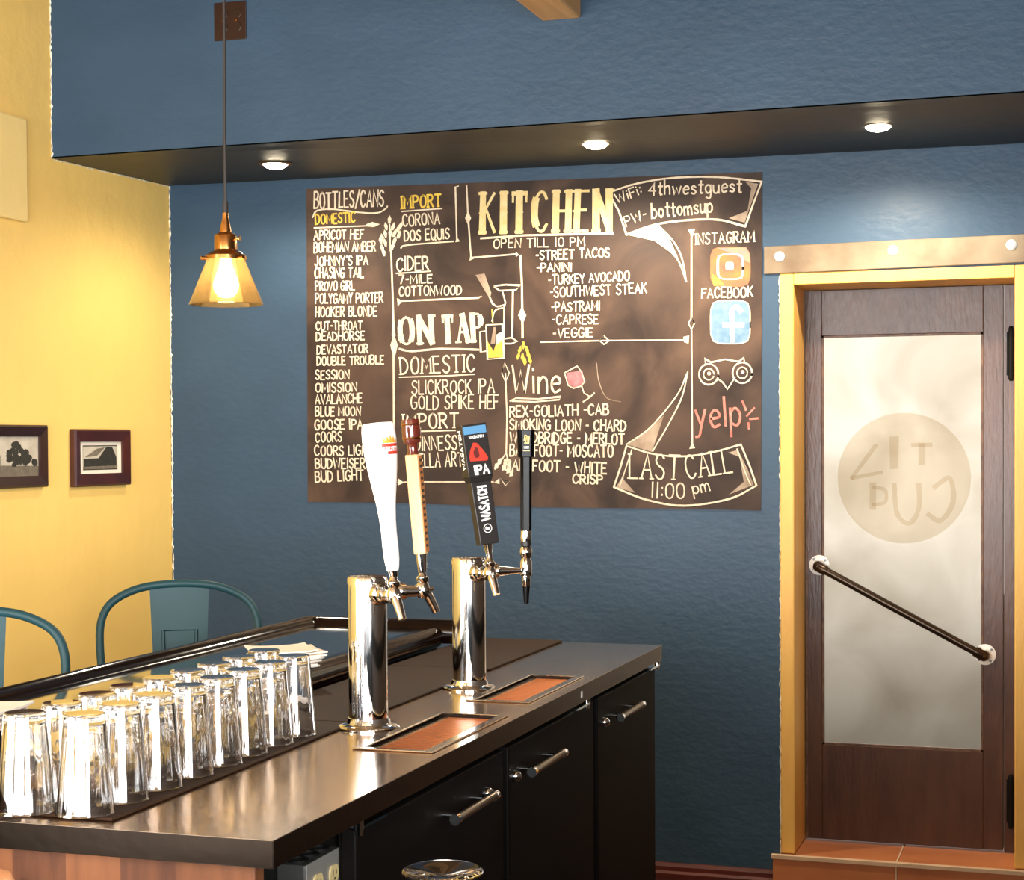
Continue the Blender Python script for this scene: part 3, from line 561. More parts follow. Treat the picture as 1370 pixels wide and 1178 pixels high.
m = MB(); m.box(1.86, 1.976, -3.419, -3.165, 0, .909); tag(m.build('filler_post', M['seal']), 'black filler upright between the plank panel and the cooler', 'post')
# junction box with two duplex outlets
jb = thing('outlet_box', 'galvanised junction box with ivory outlets under the worktop corner', 'outlet box', (2.003, -3.194, .79))
m = MB(); m.box(-.027, .022, -.066, .066, -.07, .07); bx = m.build('housing', M['boxsteel'], jb, bevel=.003)
m = MB(); m.box(.022, .025, -.068, .068, -.071, .071); cv = m.build('cover_plate', mat('worn_cover_plate', (150,148,142), .4, metal=.4), jb, bevel=.001)
for y in (-.03, .03):
    m = MB()
    for z in (.036, -.006):
        m.prism([(y+.0165*math.cos(t*math.pi/12), z+max(-.0135, min(.0135, .0165*math.sin(t*math.pi/12)))) for t in range(24)], lambda u, v, w: Vector((.025+w, u, v)), .003)
    rc = m.build('receptacle', M['ivory'], cv)
m = MB()
for y in (-.03, .03):
    for z in (.036, -.006):
        m.box(.0278, .0284, y-.007, y-.005, z-.002, z+.006); m.box(.0278, .0284, y+.005, y+.007, z-.002, z+.005); m.cyl((.0278,y,z-.008), (.0284,y,z-.008), .0025, seg=8)
m.build('slots', M['hole'], cv)
m = MB()
for y in (-.04, 0, .04): m.lathe([(.017,0),(.017,.003),(.012,.004),(.011,.001)], (-.003, y, .07), 20, closed=True)
m.build('knockout_rings', M['seal'], bx, smooth=True)

# customers' bar
br = thing('bar_counter', 'glossy black bar top with dark walnut arm rail in front of the stools', 'bar', (1.3, -2.9, 0))
ox, oy = -1.3, 2.9; BE = -1.235; BS = -5.0
m = MB(); m.box(1.13+ox, 1.475+ox, BS+oy, BE+oy, .95, 1.0); m.build('bar_top', M['bar'], br)
prof = [(-.03,-.043),(.014,-.043),(.022,-.03),(.021,-.006),(.012,.006),(.002,.016),(-.012,.02),(-.026,.014),(-.034,0),(-.036,-.03)]
def sweep(path, name):
    m = MB(); rings = []
    for p, nrm, sc in path: rings.append([m.bm.verts.new(Vector((p[0]+ox, p[1]+oy, 0)) + Vector((nrm[0], nrm[1], 0))*u*sc + Vector((0,0,1.0+v))) for u, v in prof])
    for A, B in zip(rings, rings[1:]):
        for k in range(len(prof)): m.bm.faces.new((A[k], A[(k+1) % len(prof)], B[(k+1) % len(prof)], B[k]))
    m.bm.faces.new(rings[0]); m.bm.faces.new(rings[-1]); return m.build(name, M['rail'], br, smooth=True)
# rail runs down the customer side, turns the corner and crosses the far end
sweep([((1.118, BS), (1,0), 1), ((1.118, BE-.02), (1,0), 1), ((1.118+.006, BE-.003), (.8,-.8), 1.1), ((1.135, BE), (0,-1), 1), ((1.6, BE), (0,-1), 1)], 'arm_rail')
m = MB(); prof = [(-.02,-.0498),(.014,-.0498),(.024,-.036),(.026,-.02),(.018,-.006),(.006,.003),(-.02,.002)]
sweep([((1.49, BS), (1,0), 1), ((1.49, BE-.02), (1,0), 1)], 'inner_lip')
m.bm.free()
m = MB(); m.box(1.33+ox, 1.5+ox, BS+oy, BE+oy-.03, 0, .95); m.build('bar_front', M['rail'], br)
m = MB(); m.tube([(1.27+ox, BS+oy+.05, .18), (1.27+ox, BE+oy-.1, .18)], .02); 
for y in (-4.6, -3.6, -2.6, -1.6): m.box(1.27+ox-.008, 1.33+ox, y+oy-.01, y+oy+.01, .17, .19)
m.build('foot_rail', M['brass'], br, smooth=True)

# service mats end to end behind the steel
def bar_mat(x0, x1, y0, y1, z, rot, label):
    t = MB(); cx, cy = (x0+x1)/2, (y0+y1)/2; hx, hy = (x1-x0)/2, (y1-y0)/2
    t.box(-hx, hx, -hy, hy, 0, .005)
    o = t.build('bar_mat', M['mat'], bevel=.002); o.location = (cx, cy, z); o.rotation_euler = (0,0,R(rot)); return tag(o, label, 'mat', 'brown rubber bar mats')
bar_mat(1.536, 1.797, -3.436, -2.985, .9505, 0, 'brown rubber bar mat at the near corner under the first pint glasses')
bar_mat(1.536, 1.794, -2.982, -2.53, .9505, .2, 'brown rubber bar mat under the far half of the pint glasses')
bar_mat(1.536, 1.789, -2.527, -1.7, .9505, 0, 'brown rubber bar mat behind the two tap towers')
bar_mat(1.536, 1.796, -1.697, -1.072, .9505, -.2, 'brown rubber bar mat at the far end of the counter')

# ------------------------------------------------------------------ pint glasses, upside down in two rows
m = MB(); m.lathe([(0,.149),(.0285,.149),(.0305,.147),(.031,.144),(.0425,.004),(.0437,.0008),(.0430,0),(.0420,.0008),(.0405,.006),(.0293,.131),(.027,.1335),(0,.1345)], (0,0,0), 144)
for v in m.bm.verts:     # gently fluted walls, shaped to spread white reflections across each glass
    if .003 < v.co.z < .142:
        r = math.hypot(v.co.x, v.co.y)
        if r > .02:
            a = math.atan2(v.co.y, v.co.x); outer = r > .0425-.0115*(v.co.z-.004)/.14-.0008
            f = 1+(.0034*math.sin(18*a)+.0016*math.sin(7*a+1) if outer else .0042*math.sin(14*a+.6)+.002*math.sin(23*a))
            v.co.x *= f; v.co.y *= f
pint = m.build('pint_glass', M['pint'], smooth=True); ordn = ['first','second','third','fourth','fifth','sixth','seventh','eighth','ninth']; first = True
for row, xx, y0, dy, n, desc in (('front', 1.741, -3.415, .1042, 8, 'front row by the steel'), ('back', 1.648, -3.43, .1005, 9, 'back row by the bar')):
    for i in range(n):
        o = pint if first else pint.copy()
        if not first: COL.objects.link(o)
        first = False; o.location = (xx+random.uniform(-.002,.002), y0+dy*i+random.uniform(-.003,.003), .9556); o.rotation_euler = (0,0,random.uniform(0,6))
        o['label'] = 'upside-down clear pint glass, %s from the near end, %s' % (ordn[i], desc); o['category'] = 'glass'; o['group'] = 'upturned pint glasses on the bar mats'

# ------------------------------------------------------------------ napkins and caddy
def napkins(loc, rz, n, s, label, parent_fan=.5):
    t = thing('napkin_stack', label, 'napkins', loc, rz, 'white paper napkin stacks')
    for i in range(n):
        m = MB(); h = s/2; z = i*.0048; a = random.uniform(-.25, .25)*parent_fan; ca, sa = math.cos(a), math.sin(a); dx, dy = random.uniform(-.012,.012), random.uniform(-.012,.012)
        N = 8; g = [[None]*(N+1) for _ in range(N+1)]; ph = random.uniform(0, 6)
        for k in (0, 1):
            for iu in range(N+1):
                for iv in range(N+1):
                    u, v = -h+s*iu/N, -h+s*iv/N; lift = .0012*max(0, math.sin(3*u/h+ph))*abs(u/h)**2 + .003*(abs(u*v)/h/h)**3
                    q = m.bm.verts.new((ca*u-sa*v+dx, sa*u+ca*v+dy, z+k*.004+lift)); g[iu][iv] = (g[iu][iv] or []) + [q]
        for k in (0, 1):
            for iu in range(N):
                for iv in range(N): m.bm.faces.new([g[iu][iv][k], g[iu+1][iv][k], g[iu+1][iv+1][k], g[iu][iv+1][k]])
        for e in range(N):
            for A, B in ((g[e][0], g[e+1][0]), (g[e][N], g[e+1][N]), (g[0][e], g[0][e+1]), (g[N][e], g[N][e+1])): m.bm.faces.new([A[0], B[0], B[1], A[1]])
        m.build('napkin', M['paper'], t, smooth=True)
    return t
napkins((1.44, -2.09, 1.0005), .6, 8, .14, 'stack of white napkins on the bar top just past the last pint glass', .8)
napkins((1.42, -3.25, 1.0455), .1, 6, .14, 'stack of white napkins in the black ribbed caddy at the left edge', .3)
cdy = thing('napkin_caddy', 'black ribbed napkin caddy beside the first pint glasses', 'caddy', (1.42, -3.25, 1.0005))
m = MB(); m.box(-.075, .075, -.09, .09, 0, .006); m.box(-.075, -.07, -.09, .09, .006, .044); m.box(.07, .075, -.09, .09, .006, .044); m.box(-.07, .07, -.09, -.084, .006, .044); m.box(-.07, .07, .084, .09, .006, .044); m.box(-.07, .07, -.084, .084, .006, .044)
m.build('tray', M['satinblack'], cdy, bevel=.002)
m = MB()
for i in range(17):
    u = -.084+.0105*i
    m.box(.075, .079, u, u+.005, .004, .042)
    if -.07 < u < .065: m.box(u, u+.005, -.094, -.09, .004, .042)
m.build('ribs', M['satinblack'], cdy)

# ------------------------------------------------------------------ beer towers
def tower(loc, label):
    t = thing('beer_tower', label, 'beer tower', loc, 0, 'chrome two-faucet beer towers')
    m = MB(); m.lathe([(0,0),(.06,0),(.06,.003),(.055,.007),(.043,.01),(.041,.017),(.0405,.02),(0,.02)], (0,0,0), 48); m.build('base_flange', M['chrome'], t, smooth=True)
    m = MB(); m.cyl((0,0,.018), (0,0,.279), .038, seg=64); m.build('column', M['chrome'], t, smooth=True)
    m = MB(); m.lathe([(0,.279),(.0392,.279),(.0392,.29),(.037,.294),(0,.295)], (0,0,0), 48); m.build('cap', M['chrome'], t, smooth=True)
    return t
def faucet(t, ang, kind, zf_=.262, reach=.09):
    d = Vector((math.cos(ang), math.sin(ang), 0)); c = Vector((0,0,zf_))
    m = MB(); m.turned(c+d*.034, c+d*.052, [(0,.021),(.3,.022),(.75,.02),(1,.014)], 28); f = m.build('faucet', M['chrome'], t, smooth=True)
    if kind == 'beer':
        m = MB(); m.turned(c+d*.05, c+d*(reach-.012), [(0,.012),(.15,.0165),(.5,.0165),(.55,.012),(1,.0115)], 24); m.build('shank', M['chrome'], f, smooth=True)
        p = c+d*reach
        m = MB(); m.tube([p-d*.014, p+d*.004, p+d*.012+Vector((0,0,-.012)), p+d*.022+Vector((0,0,-.03)), p+d*.028+Vector((0,0,-.043))], [.0095,.0105,.0098,.0085,.008], 16); m.build('spout', M['chrome'], f, smooth=True)
        m = MB(); m.lathe([(0,-.014),(.009,-.014),(.0135,-.008),(.0145,.004),(.012,.012),(.0095,.016),(.0125,.02),(.0125,.026),(.008,.03),(.006,.04),(0,.04)], p, 24); m.build('valve_body', M['chrome'], f, smooth=True)
        m = MB(); m.cyl(p+d*.01, p+d*.022+Vector((0,0,.003)), .004, seg=10); m.build('vent_screw', M['chrome'], f)
        return p+Vector((0,0,.036))
    p = c+d*.131
    m = MB(); m.turned(c+d*.05, p, [(0,.0125),(.12,.017),(.2,.017),(.24,.012),(.5,.009),(.85,.006),(1,.0055)], 24); m.build('shank', M['chrome'], f, smooth=True)
    m = MB(); m.lathe([(0,-.012),(.0125,-.012),(.0135,-.006),(.0135,.02),(.010,.028),(.013,.032),(.0145,.044),(.0125,.052),(.0085,.056),(0,.056)], p, 24); m.build('valve_body', M['chrome'], f, smooth=True)
    m = MB(); m.lathe([(0,.056),(.012,.056),(.012,.066),(0,.066)], p, 20); m.build('collar', M['satinblack'], f, smooth=True)
    m = MB(); m.lathe([(0,-.012),(.0095,-.014),(.0085,-.035),(.0055,-.074),(.003,-.076),(0,-.076)], p, 20); m.build('nozzle', M['glossblack'], f, smooth=True)
    m = MB(); m.lathe([(.0098,-.012),(.0098,-.034),(.009,-.036),(.009,-.012)], p, 20, closed=True); m.build('nozzle_sleeve', M['chrome'], f, smooth=True)
    return p+Vector((0,0,.066))
def handle_pose(o, p, ang, lean, leanax=None):
    ax = leanax or fw
    o.matrix_local = Matrix.Translation(p) @ Matrix.Rotation(lean, 4, ax) @ Matrix.Rotation(ang, 4, 'Z')
def ferrule(h, z0, z1, r0, r1, mm='chrome'):
    m = MB(); m.lathe([(0,z0),(r0,z0),(r0*1.1,z0+(z1-z0)*.3),(r1,z1),(0,z1)], (0,0,0), 24); return m.build('ferrule', M[mm], h, smooth=True)

ta = tower((1.835, -2.552, .9505), 'nearer chrome beer tower with the white and the wooden tap handles')
p = faucet(ta, R(-34), 'beer')
WP = [(0,.012),(.011,.012),(.0128,.02),(.0145,.034),(.0152,.06),(.0148,.085),(.0158,.11),(.0186,.14),(.0235,.172),(.0283,.205),(.0315,.235),(.0325,.26),(.032,.278),(.0305,.289),(.027,.2935),(0,.295)]
m = MB(); m.lathe(WP, (0,0,0), 40); h = m.build('tap_handle', M['whiteh'], ta, smooth=True); h['label'] = 'white flared glass-shaped tap handle'
handle_pose(h, p, R(-48)+R(90), R(-5.6)); ferrule(h, 0, .013, .0075, .0095)
def wr(z):
    for (a, b), (c, d) in zip(WP[1:], WP[2:]):
        if b <= z <= d: return a+(c-a)*(z-b)/max(1e-6, d-b)
    return .03
def onwhite(u, v, w):   # u along the girth in metres, v up
    r = wr(v)+.0006+w; t = -math.pi/2 + .36 + u/.03; return Vector((r*math.cos(t), r*math.sin(t), v))
m = MB()
for v0, v1, ua, ub in ((.247,.2525,-.018,.019),(.232,.238,-.008,.022)):
    for i in range(8): m.quad(*[onwhite(ua+(ub-ua)*a/8, b, 0) for a, b in ((i,v0),(i+1,v0),(i+1,v1),(i,v1))])
m.build('crest_band', M['ptred'], h)
m = MB()
for k in range(5): u = -.013+.0065*k; m.fill([(u-.004,.2535),(u+.004,.2535),(u+.0015,.262+.006*(2-abs(k-2))/2),(u-.0015,.262+.006*(2-abs(k-2))/2)], onwhite)
m.build('crest', M['ptorange'], h)
m = MB()
write(m, 'STELLA', -.013, .2395, .016, .2395, .0062, .0014, 'n', onwhite)
m.build('crest_lettering', M['ptred'], h)

p = faucet(ta, R(40), 'beer', .262, .113)
def face(y): return lambda u, v, w: Vector((u, y-w, v))
h_ang = math.atan2(.37, .93) - R(24)
m = MB(); m.hexa([(-.0125,-.009,.036),(.0125,-.009,.036),(.0125,.009,.036),(-.0125,.009,.036)], [(-.0135,-.012,.232),(.0135,-.012,.232),(.0135,.012,.232),(-.0135,.012,.232)])
h = m.build('tap_handle', M['maple'], ta, bevel=.003); h['label'] = 'pale wooden paddle tap handle with a red-brown barrel top'
handle_pose(h, p, h_ang, R(-4.2)); ferrule(h, 0, .036, .0085, .0115)
m = MB(); m.box(.0127, .0145, -.0088, .0088, .04, .228); sd = m.build('side_strip', mat('amber_side', (176,108,52), .5, bump=.3), h)
m = MB()
for i in range(15): m.box(.0145, .0152, -.005, .005, .05+.012*i, .055+.012*i)
m.build('side_lettering', M['satinblack'], sd)
m = MB(); m.lathe([(0,.232),(.012,.232),(.0105,.238),(.0105,.252),(.0125,.256),(0,.256)], (0,0,0), 24); m.build('neck', M['redwood'], h, smooth=True)
m = MB(); m.lathe([(0,.2545),(.0165,.2545),(.0182,.262),(.0188,.278),(.0182,.293),(.0165,.301),(0,.301)], (0,0,0), 32); bl = m.build('barrel_top', M['redwood'], h, smooth=True)
for z in (.264, .291): m = MB(); m.lathe([(.0181,z-.002),(.0189,z),(.0181,z+.002)], (0,0,0), 32, closed=True); m.build('hoop', M['brass'], bl, smooth=True)

tb = tower((1.845, -1.986, .9505), 'farther chrome beer tower with the two black tap handles')
p = faucet(tb, R(-40), 'beer')
m = MB(); m.hexa([(-.0225,-.013,.03),(.0225,-.013,.03),(.0225,.013,.03),(-.0225,.013,.03)], [(-.0245,-.013,.172),(.0245,-.013,.172),(.0245,.013,.172),(-.0245,.013,.172)])
h = m.build('tap_handle', M['satinblack'], tb, bevel=.002); h['label'] = 'black block tap handle with orange picture and white lettering'
handle_pose(h, p, R(42), R(-7.8)); ferrule(h, 0, .031, .0065, .0105)
m = MB(); m.hexa([(-.0245,-.0145,.168),(.0245,-.0145,.168),(.0245,.0145,.168),(-.0245,.0145,.168)], [(-.0295,-.018,.18),(.0295,-.018,.18),(.0295,.018,.18),(-.0295,.018,.18)]); m.box(-.0295, .0295, -.018, .018, .18, .297)
hb = m.build('head_block', M['satinblack'], h, bevel=.0015)
ff = face(-.0184)
m = MB(); m.fill([(-.027,.275),(.027,.275),(.027,.292),(-.027,.292)], ff); m.build('blue_band', M['ptblue'], hb)
m = MB(); m.fill([(-.021,.216),(.02,.213),(.0225,.22),(.013,.238),(.001,.254),(-.008,.256),(-.0175,.24),(-.0215,.226)], ff); m.build('red_rock_picture', M['ptred'], hb)
m = MB(); m.fill([(-.009,.2225),(-.001,.221),(.003,.226),(.001,.243),(-.005,.246),(-.011,.234)], lambda u, v, w: Vector((u,-.0187,v))); m.build('picture_shadow', mat('dark_red_print', (90,26,18), .5), hb)
m = MB(); write(m, 'IPA', -.013, .186, .02, .186, .0185, .0045, 'n', ff); m.build('style_lettering', M['ptwhite'], hb)
m = MB(); write(m, 'WASATCH', -.016, .2655, .018, .2655, .0055, .0014, 'n', ff); m.build('front_lettering', M['ptwhite'], hb)
m = MB(); write(m, 'WASATCH', -.012, .2, -.0121, .284, .014, .003, 'n', lambda u, v, w: Vector((-.0299, -.019-u, v))) 
m.build('side_lettering', M['ptwhite'], hb)
m = MB(); write(m, 'WASATCH', .0095, .084, .0095, .158, .0205, .0042, 'n', face(-.0134)); m.build('stem_lettering', M['ptwhite'], h)
m = MB(); m.ribbon([(.0095*math.cos(t*.5236), .0655+.0095*math.sin(t*.5236)) for t in range(12)], .0016, face(-.0134), close=True); m.ribbon([(-.004,.0655),(.004,.0655)], .005, face(-.0134)); m.ribbon([(-.003,.069),(.003,.062)], .002, face(-.0134)); m.build('round_emblem', M['ptwhite'], h)

p = faucet(tb, R(28), 'stout', .262)
m = MB(); m.prism([(-.012,-.009),(-.006,-.013),(.006,-.013),(.012,-.009),(.012,.009),(.006,.012),(-.006,.012),(-.012,.009)], lambda u, v, w: Vector((u*(1+.12*w/.23), v*(1+.1*w/.23), .024+w)), .17)
h = m.build('tap_handle', M['glossblack'], tb, bevel=.0015); h['label'] = 'tall glossy black tap handle with gold harp mark'
handle_pose(h, p, R(22), R(.2)); ferrule(h, 0, .025, .0115, .0115)
m = MB(); m.prism([(-.018,-.010),(-.009,-.015),(.009,-.015),(.018,-.010),(.018,.010),(.009,.013),(-.009,.013),(-.018,.010)], lambda u, v, w: Vector((u*(1+.1*w/.06), v, .19+w)), .062)
hh = m.build('head', M['glossblack'], h, bevel=.0015)
m = MB(); fh = face(-.0153); m.ribbon([(-.004,.222),(.005,.222),(.006,.236),(-.003,.24),(-.005,.228)], .0016, fh); m.ribbon([(-.001,.224),(0,.236)], .001, fh); m.ribbon([(.003,.224),(.003,.236)], .001, fh); m.build('harp_emblem', M['ptgold'], hh)
m = MB(); m.ribbon([(-.0065,.205),(.0065,.205)], .002, fh); m.build('gold_line', M['ptgold'], hh)
m = MB()
for v in (.214, .2105): m.ribbon([(-.0055,v),(.0055,v)], .0012, fh)
m.build('head_lettering', M['ptwhite'], hh)

# ------------------------------------------------------------------ teal metal stools behind the bar
def make_stool(label, loc, rz):
    t = thing('bar_stool', label, 'stool', loc, rz, 'teal metal bar stools')
    S = .655; m = MB()
    pts = [(.165*math.copysign(abs(math.cos(a))**.45, math.cos(a)), .165*math.copysign(abs(math.sin(a))**.45, math.sin(a))) for a in [k*math.pi/16 for k in range(32)]]
    bm = m.bm; rings = []
    for s, z in ((1.0, S-.03), (1.03, S-.004), (.985, S+.004), (.9, S), (.5, S-.006), (.12, S-.008)): rings.append([bm.verts.new((x*s, y*s, z)) for x, y in pts])
    for A, B in zip(rings, rings[1:]):
        for k in range(32): bm.faces.new((A[k], A[(k+1) % 32], B[(k+1) % 32], B[k]))
    bm.faces.new(rings[-1]); m.build('seat', M['teal'], t, smooth=True)
    for sx in (-1, 1):
        for sy in (-1, 1):
            m = MB(); a = Vector((sx*.14, sy*.14, S-.02)); b = Vector((sx*.205, sy*.205, 0)); w0, w1 = .034, .018
            def sq(c, w): return [c+Vector((-w/2,-w/2,0)), c+Vector((w/2,-w/2,0)), c+Vector((w/2,w/2,0)), c+Vector((-w/2,w/2,0))]
            m.hexa(sq(b, w1), sq(a, w0)); m.build('leg', M['teal'], t, bevel=.004)
    m = MB(); k = .19
    m.tube([(-k,-k,.2),(k,-k,.2),(k,k,.2),(-k,k,.2)], .008, closed=True); m.build('foot_ring', M['teal'], t, smooth=True)
    # hoop back: local +y is behind the sitter
    H = 1.0
    def hoop(a):    # a from 0..pi
        x = .218*math.cos(a); s = math.sin(a); return x
    P = []; W2 = .205
    for z, x, y in ((S-.02,.15,.13),(S+.1,.176,.155),(S+.22,.196,.178),(S+.33,.205,.2),(S+.39,.2,.21),(S+.43,.178,.219),(S+.457,.135,.226),(S+.473,.08,.23),(S+.4785,0,.2315)): P.append((x, y, z))
    full = P + [(-x, y, z) for x, y, z in P[:-1][::-1]]
    # smooth in 3-D
    pts3 = []
    V = [Vector(q) for q in full]; V = [2*V[0]-V[1]] + V + [2*V[-1]-V[-2]]
    for i in range(1, len(V)-2):
        a, b, c, d = V[i-1:i+3]
        for j in range(4): tt = j/4; pts3.append(.5*((2*b)+(c-a)*tt+(2*a-5*b+4*c-d)*tt*tt+(3*b-a-3*c+d)*tt**3))
    pts3.append(V[-2])
    m = MB(); m.tube(pts3, .0105, 14); m.build('back_hoop', M['teal'], t, smooth=True)
    m = MB(); y0, y1, z0, z1 = .15, .2295, S-.01, S+.472; n = 10
    for k in range(n):
        f0, f1 = k/n, (k+1)/n; wa, wb = .058+.019*f0, .058+.019*f1
        q = lambda wv, f, o: Vector((wv, y0+(y1-y0)*f**.8 + o, z0+(z1-z0)*f))
        m.hexa([q(-wa,f0,-.001), q(wa,f0,-.001), q(wa,f0,.001), q(-wa,f0,.001)], [q(-wb,f1,-.001), q(wb,f1,-.001), q(wb,f1,.001), q(-wb,f1,.001)])
    sp = m.build('back_splat', M['teal'], t)
    m = MB(); q2 = lambda u, f, o: Vector((u, y0+(y1-y0)*f**.8 + o, z0+(z1-z0)*f))
    for o_, sgn in ((-.0035, -1), (.0035, 1)):
        m.tube([q2(-.036,.2,o_*.6), q2(-.043,.76,o_*.6), q2(.043,.76,o_*.6), q2(.036,.2,o_*.6)], .005, 6, closed=True)
    m.build('embossed_rib', M['teal'], sp, smooth=True)
    return t
s1 = make_stool('teal metal stool nearer the corner, its whole hooped back above the bar rail', (.775, -1.765, 0), R(148)-math.pi*0)
def place_back(t, apex, ang):   # put the hoop apex at a point, chair facing ang
    t.rotation_euler = (0,0,ang); off = Matrix.Rotation(ang, 3, 'Z') @ Vector((0,.2315,0)); t.location = (apex[0]-off.x, apex[1]-off.y, 0)
place_back(s1, (.888, -1.57), R(-150)+math.pi)
s2 = copy_tree(s1); s2['label'] = 'teal metal stool cut by the left edge, half of its hooped back showing'
place_back(s2, (.8, -2.36), R(-150)+math.pi)

# ------------------------------------------------------------------ pictures on the yellow wall, outlet plate
def picture(y0, y1, z0, z1, fwid, m_frame, label, passe, barn):
    cy, cz = (y0+y1)/2, (z0+z1)/2; hy, hz = (y1-y0)/2, (z1-z0)/2
    t = thing('framed_photo', label, 'picture', (0, cy, cz), 0, 'framed photographs on the yellow wall')
    m = MB(); o = [(-hy,-hz),(hy,-hz),(hy,hz),(-hy,hz)]; i_ = [(-hy+fwid,-hz+fwid),(hy-fwid,-hz+fwid),(hy-fwid,hz-fwid),(-hy+fwid,hz-fwid)]
    c1 = [(-hy+.006,-hz+.006),(hy-.006,-hz+.006),(hy-.006,hz-.006),(-hy+.006,hz-.006)]
    L = [(o,.002),(o,.018),(c1,.024),(i_,.016),(i_,.006)]; R4 = [[m.bm.verts.new((x,a,b)) for a, b in P] for P, x in L]
    for A, B in zip(R4, R4[1:]):
        for k in range(4): m.bm.faces.new((A[k], A[(k+1) % 4], B[(k+1) % 4], B[k]))
    m.build('frame', m_frame, t)
    fp = lambda x: (lambda u, v, w: Vector((x+w, u, v)))
    m = MB(); m.box(.001, .007, -hy+fwid-.002, hy-fwid+.002, -hz+fwid-.002, hz-fwid+.002); m.build('mount', M['passe'] if passe else M['photo_light'], t)
    py, pz = (hy-fwid)*(.8 if passe else 1), (hz-fwid)*(.74 if passe else 1)
    m = MB(); m.box(.007, .0075, -py, py, -pz, pz); ph = m.build('photograph', M['photo_light'], t)
    if passe:
        m = MB(); m.ribbon([(-py,-pz),(py,-pz),(py,pz),(-py,pz)], .003, fp(.0078), close=True); m.build('key_line', M['photo_dark'], ph)
    m = MB(); fx = fp(.0081)
    if barn:
        m.fill([(-py*.95,-pz*.1),(-py*.1,-pz*.05),(py*.35,pz*.9),(py*.7,pz*.9),(py*.95,-pz*.0),(py*.95,-pz*.7),(-py*.95,-pz*.75)], fx); m.build('barn', M['photo_dark'], ph)
        m = MB(); m.fill([(-py*.9,pz*.05),(-py*.2,pz*.15),(py*.3,pz*.9),(-py*.2,pz*.75)], fp(.0084)); m.build('barn_roof', M['photo_mid'], ph)
        m = MB(); m.fill([(-py*.98,-pz*.98),(py*.98,-pz*.98),(py*.98,-pz*.7),(-py*.98,-pz*.75)], fp(.0082)); m.build('foreground', M['photo_mid'], ph)
    else:
        rr_ = random.Random(3)
        for cy_, cz_, rx, rz_, n_ in ((.12,.1,.3,.55,26),(.5,-.05,.16,.42,14),(-.8,-.2,.14,.25,8),(.85,-.35,.1,.12,5)):
            for _ in range(n_):
                a_ = rr_.uniform(0, 6.28); r_ = rr_.uniform(0, 1)**.5; s_ = rr_.uniform(.08, .17); u0, v0_ = cy_+rx*r_*math.cos(a_)*(1-.35*max(0, math.sin(a_))), cz_+rz_*r_*math.sin(a_)
                m.fill([(py*(u0+s_*.8*math.cos(k*.785)), pz*(v0_+s_*1.1*math.sin(k*.785))) for k in range(8)], fx)
            m.ribbon([(py*cy_, pz*(cz_-rz_*.7)), (py*cy_, -pz*.5)], .006, fx)
        m.build('trees', M['photo_dark'], ph)
        m = MB(); m.fill([(-py,-pz),(py,-pz),(py,-pz*.5),(-py,-pz*.42)], fp(.008)); m.build('foreground', M['photo_mid'], ph)
        m = MB(); m.fill([(-py,-pz*.42),(-py*.45,-pz*.42),(-py*.45,pz*.05),(-py*.7,pz*.25),(-py,pz*.1)], fp(.0079)); m.build('house', M['photo_mid'], ph)
    return t
picture(-.678, -.322, 1.362, 1.553, .042, M['frame'], 'small red-brown framed sepia photograph of a barn with white mount', True, True)
picture(-1.19, -.834, 1.368, 1.5645, .036, M['dframe'], 'dark framed sepia photograph of big trees, cut by the left edge', False, False)
op = thing('outlet_plate', 'brown double outlet plate on the upper blue wall behind the cord', 'outlet', (.644, -.766, 2.815))
m = MB(); m.box(-.054, .056, -.005, 0, -.059, .059); pl = m.build('plate', M['plate'], op, bevel=.002)
for x in (-.023, .023):
    for z in (-.02, .02):
        m = MB(); m.prism([(x+.0165*math.cos(k*math.pi/12), z+max(-.0135, min(.0135, .0165*math.sin(k*math.pi/12)))) for k in range(24)], lambda u, v, w: Vector((u, -.005-w, v)), .003); rcp = m.build('receptacle', M['plate'], op, bevel=.0006)
        m = MB(); m.box(x-.007, x-.005, -.0086, -.008, z-.002, z+.006); m.box(x+.005, x+.007, -.0086, -.008, z-.002, z+.006); m.build('slots', M['hole'], rcp)
m = MB()
for x in (-.023, .023): m.lathe([(0,0),(.004,0),(.003,.0018),(0,.002)], (x, -.005, 0), 12, Matrix.Rotation(R(90), 3, 'X'))
m.build('screw', M['brass'], pl, smooth=True)

bb = thing('back_bar_cabinet', 'dark wooden back bar cabinet along the right wall of the aisle', 'cabinet', (3.27, -2.4, 0))
m = MB(); m.box(-.14, .128, -1.45, 1.75, .08, .9); m.build('carcass', M['darkwall'], bb, bevel=.003)
m = MB(); m.box(-.15, .128, -1.47, 1.77, .9, .94); m.build('top', M['black'], bb, bevel=.003)
# ------------------------------------------------------------------ near worktop (below the frame) with stemware and canister
nw = thing('service_counter', 'dark service counter in the foreground carrying the upturned wine glass', 'counter', (2.9, -4.5, 0))
m = MB(); m.box(1.75-2.9, 3.395-2.9, -4.95+4.5, -3.93+4.5, .89, .93); m.build('top', M['black'], nw, bevel=.003)
m = MB(); m.box(1.8-2.9, 3.395-2.9, -4.9+4.5, -3.98+4.5, 0, .89); m.build('base', M['black'], nw)
m = MB(); zt = .189
m.lathe([(0,zt-.004),(.006,zt-.0035),(.016,zt-.0005),(.0345,zt+.0015),(.0365,zt),(.0365,zt-.0015),(.034,zt-.003),(.014,zt-.006),(.0055,zt-.012),(.004,zt-.03),(.004,.108),(.008,.103),(.022,.098),(.034,.082),(.039,.06),(.037,.03),(.031,.0),(.0296,.0),(.0355,.03),(.0375,.06),(.0325,.08),(.021,.0955),(0,.0985)], (0,0,0), 48)
wg = tag(m.build('wine_glass', M['clear'], smooth=True), 'upturned clear wine glass in the foreground, only its foot showing', 'glass'); wg.location = (2.598, -4.212, .9305)
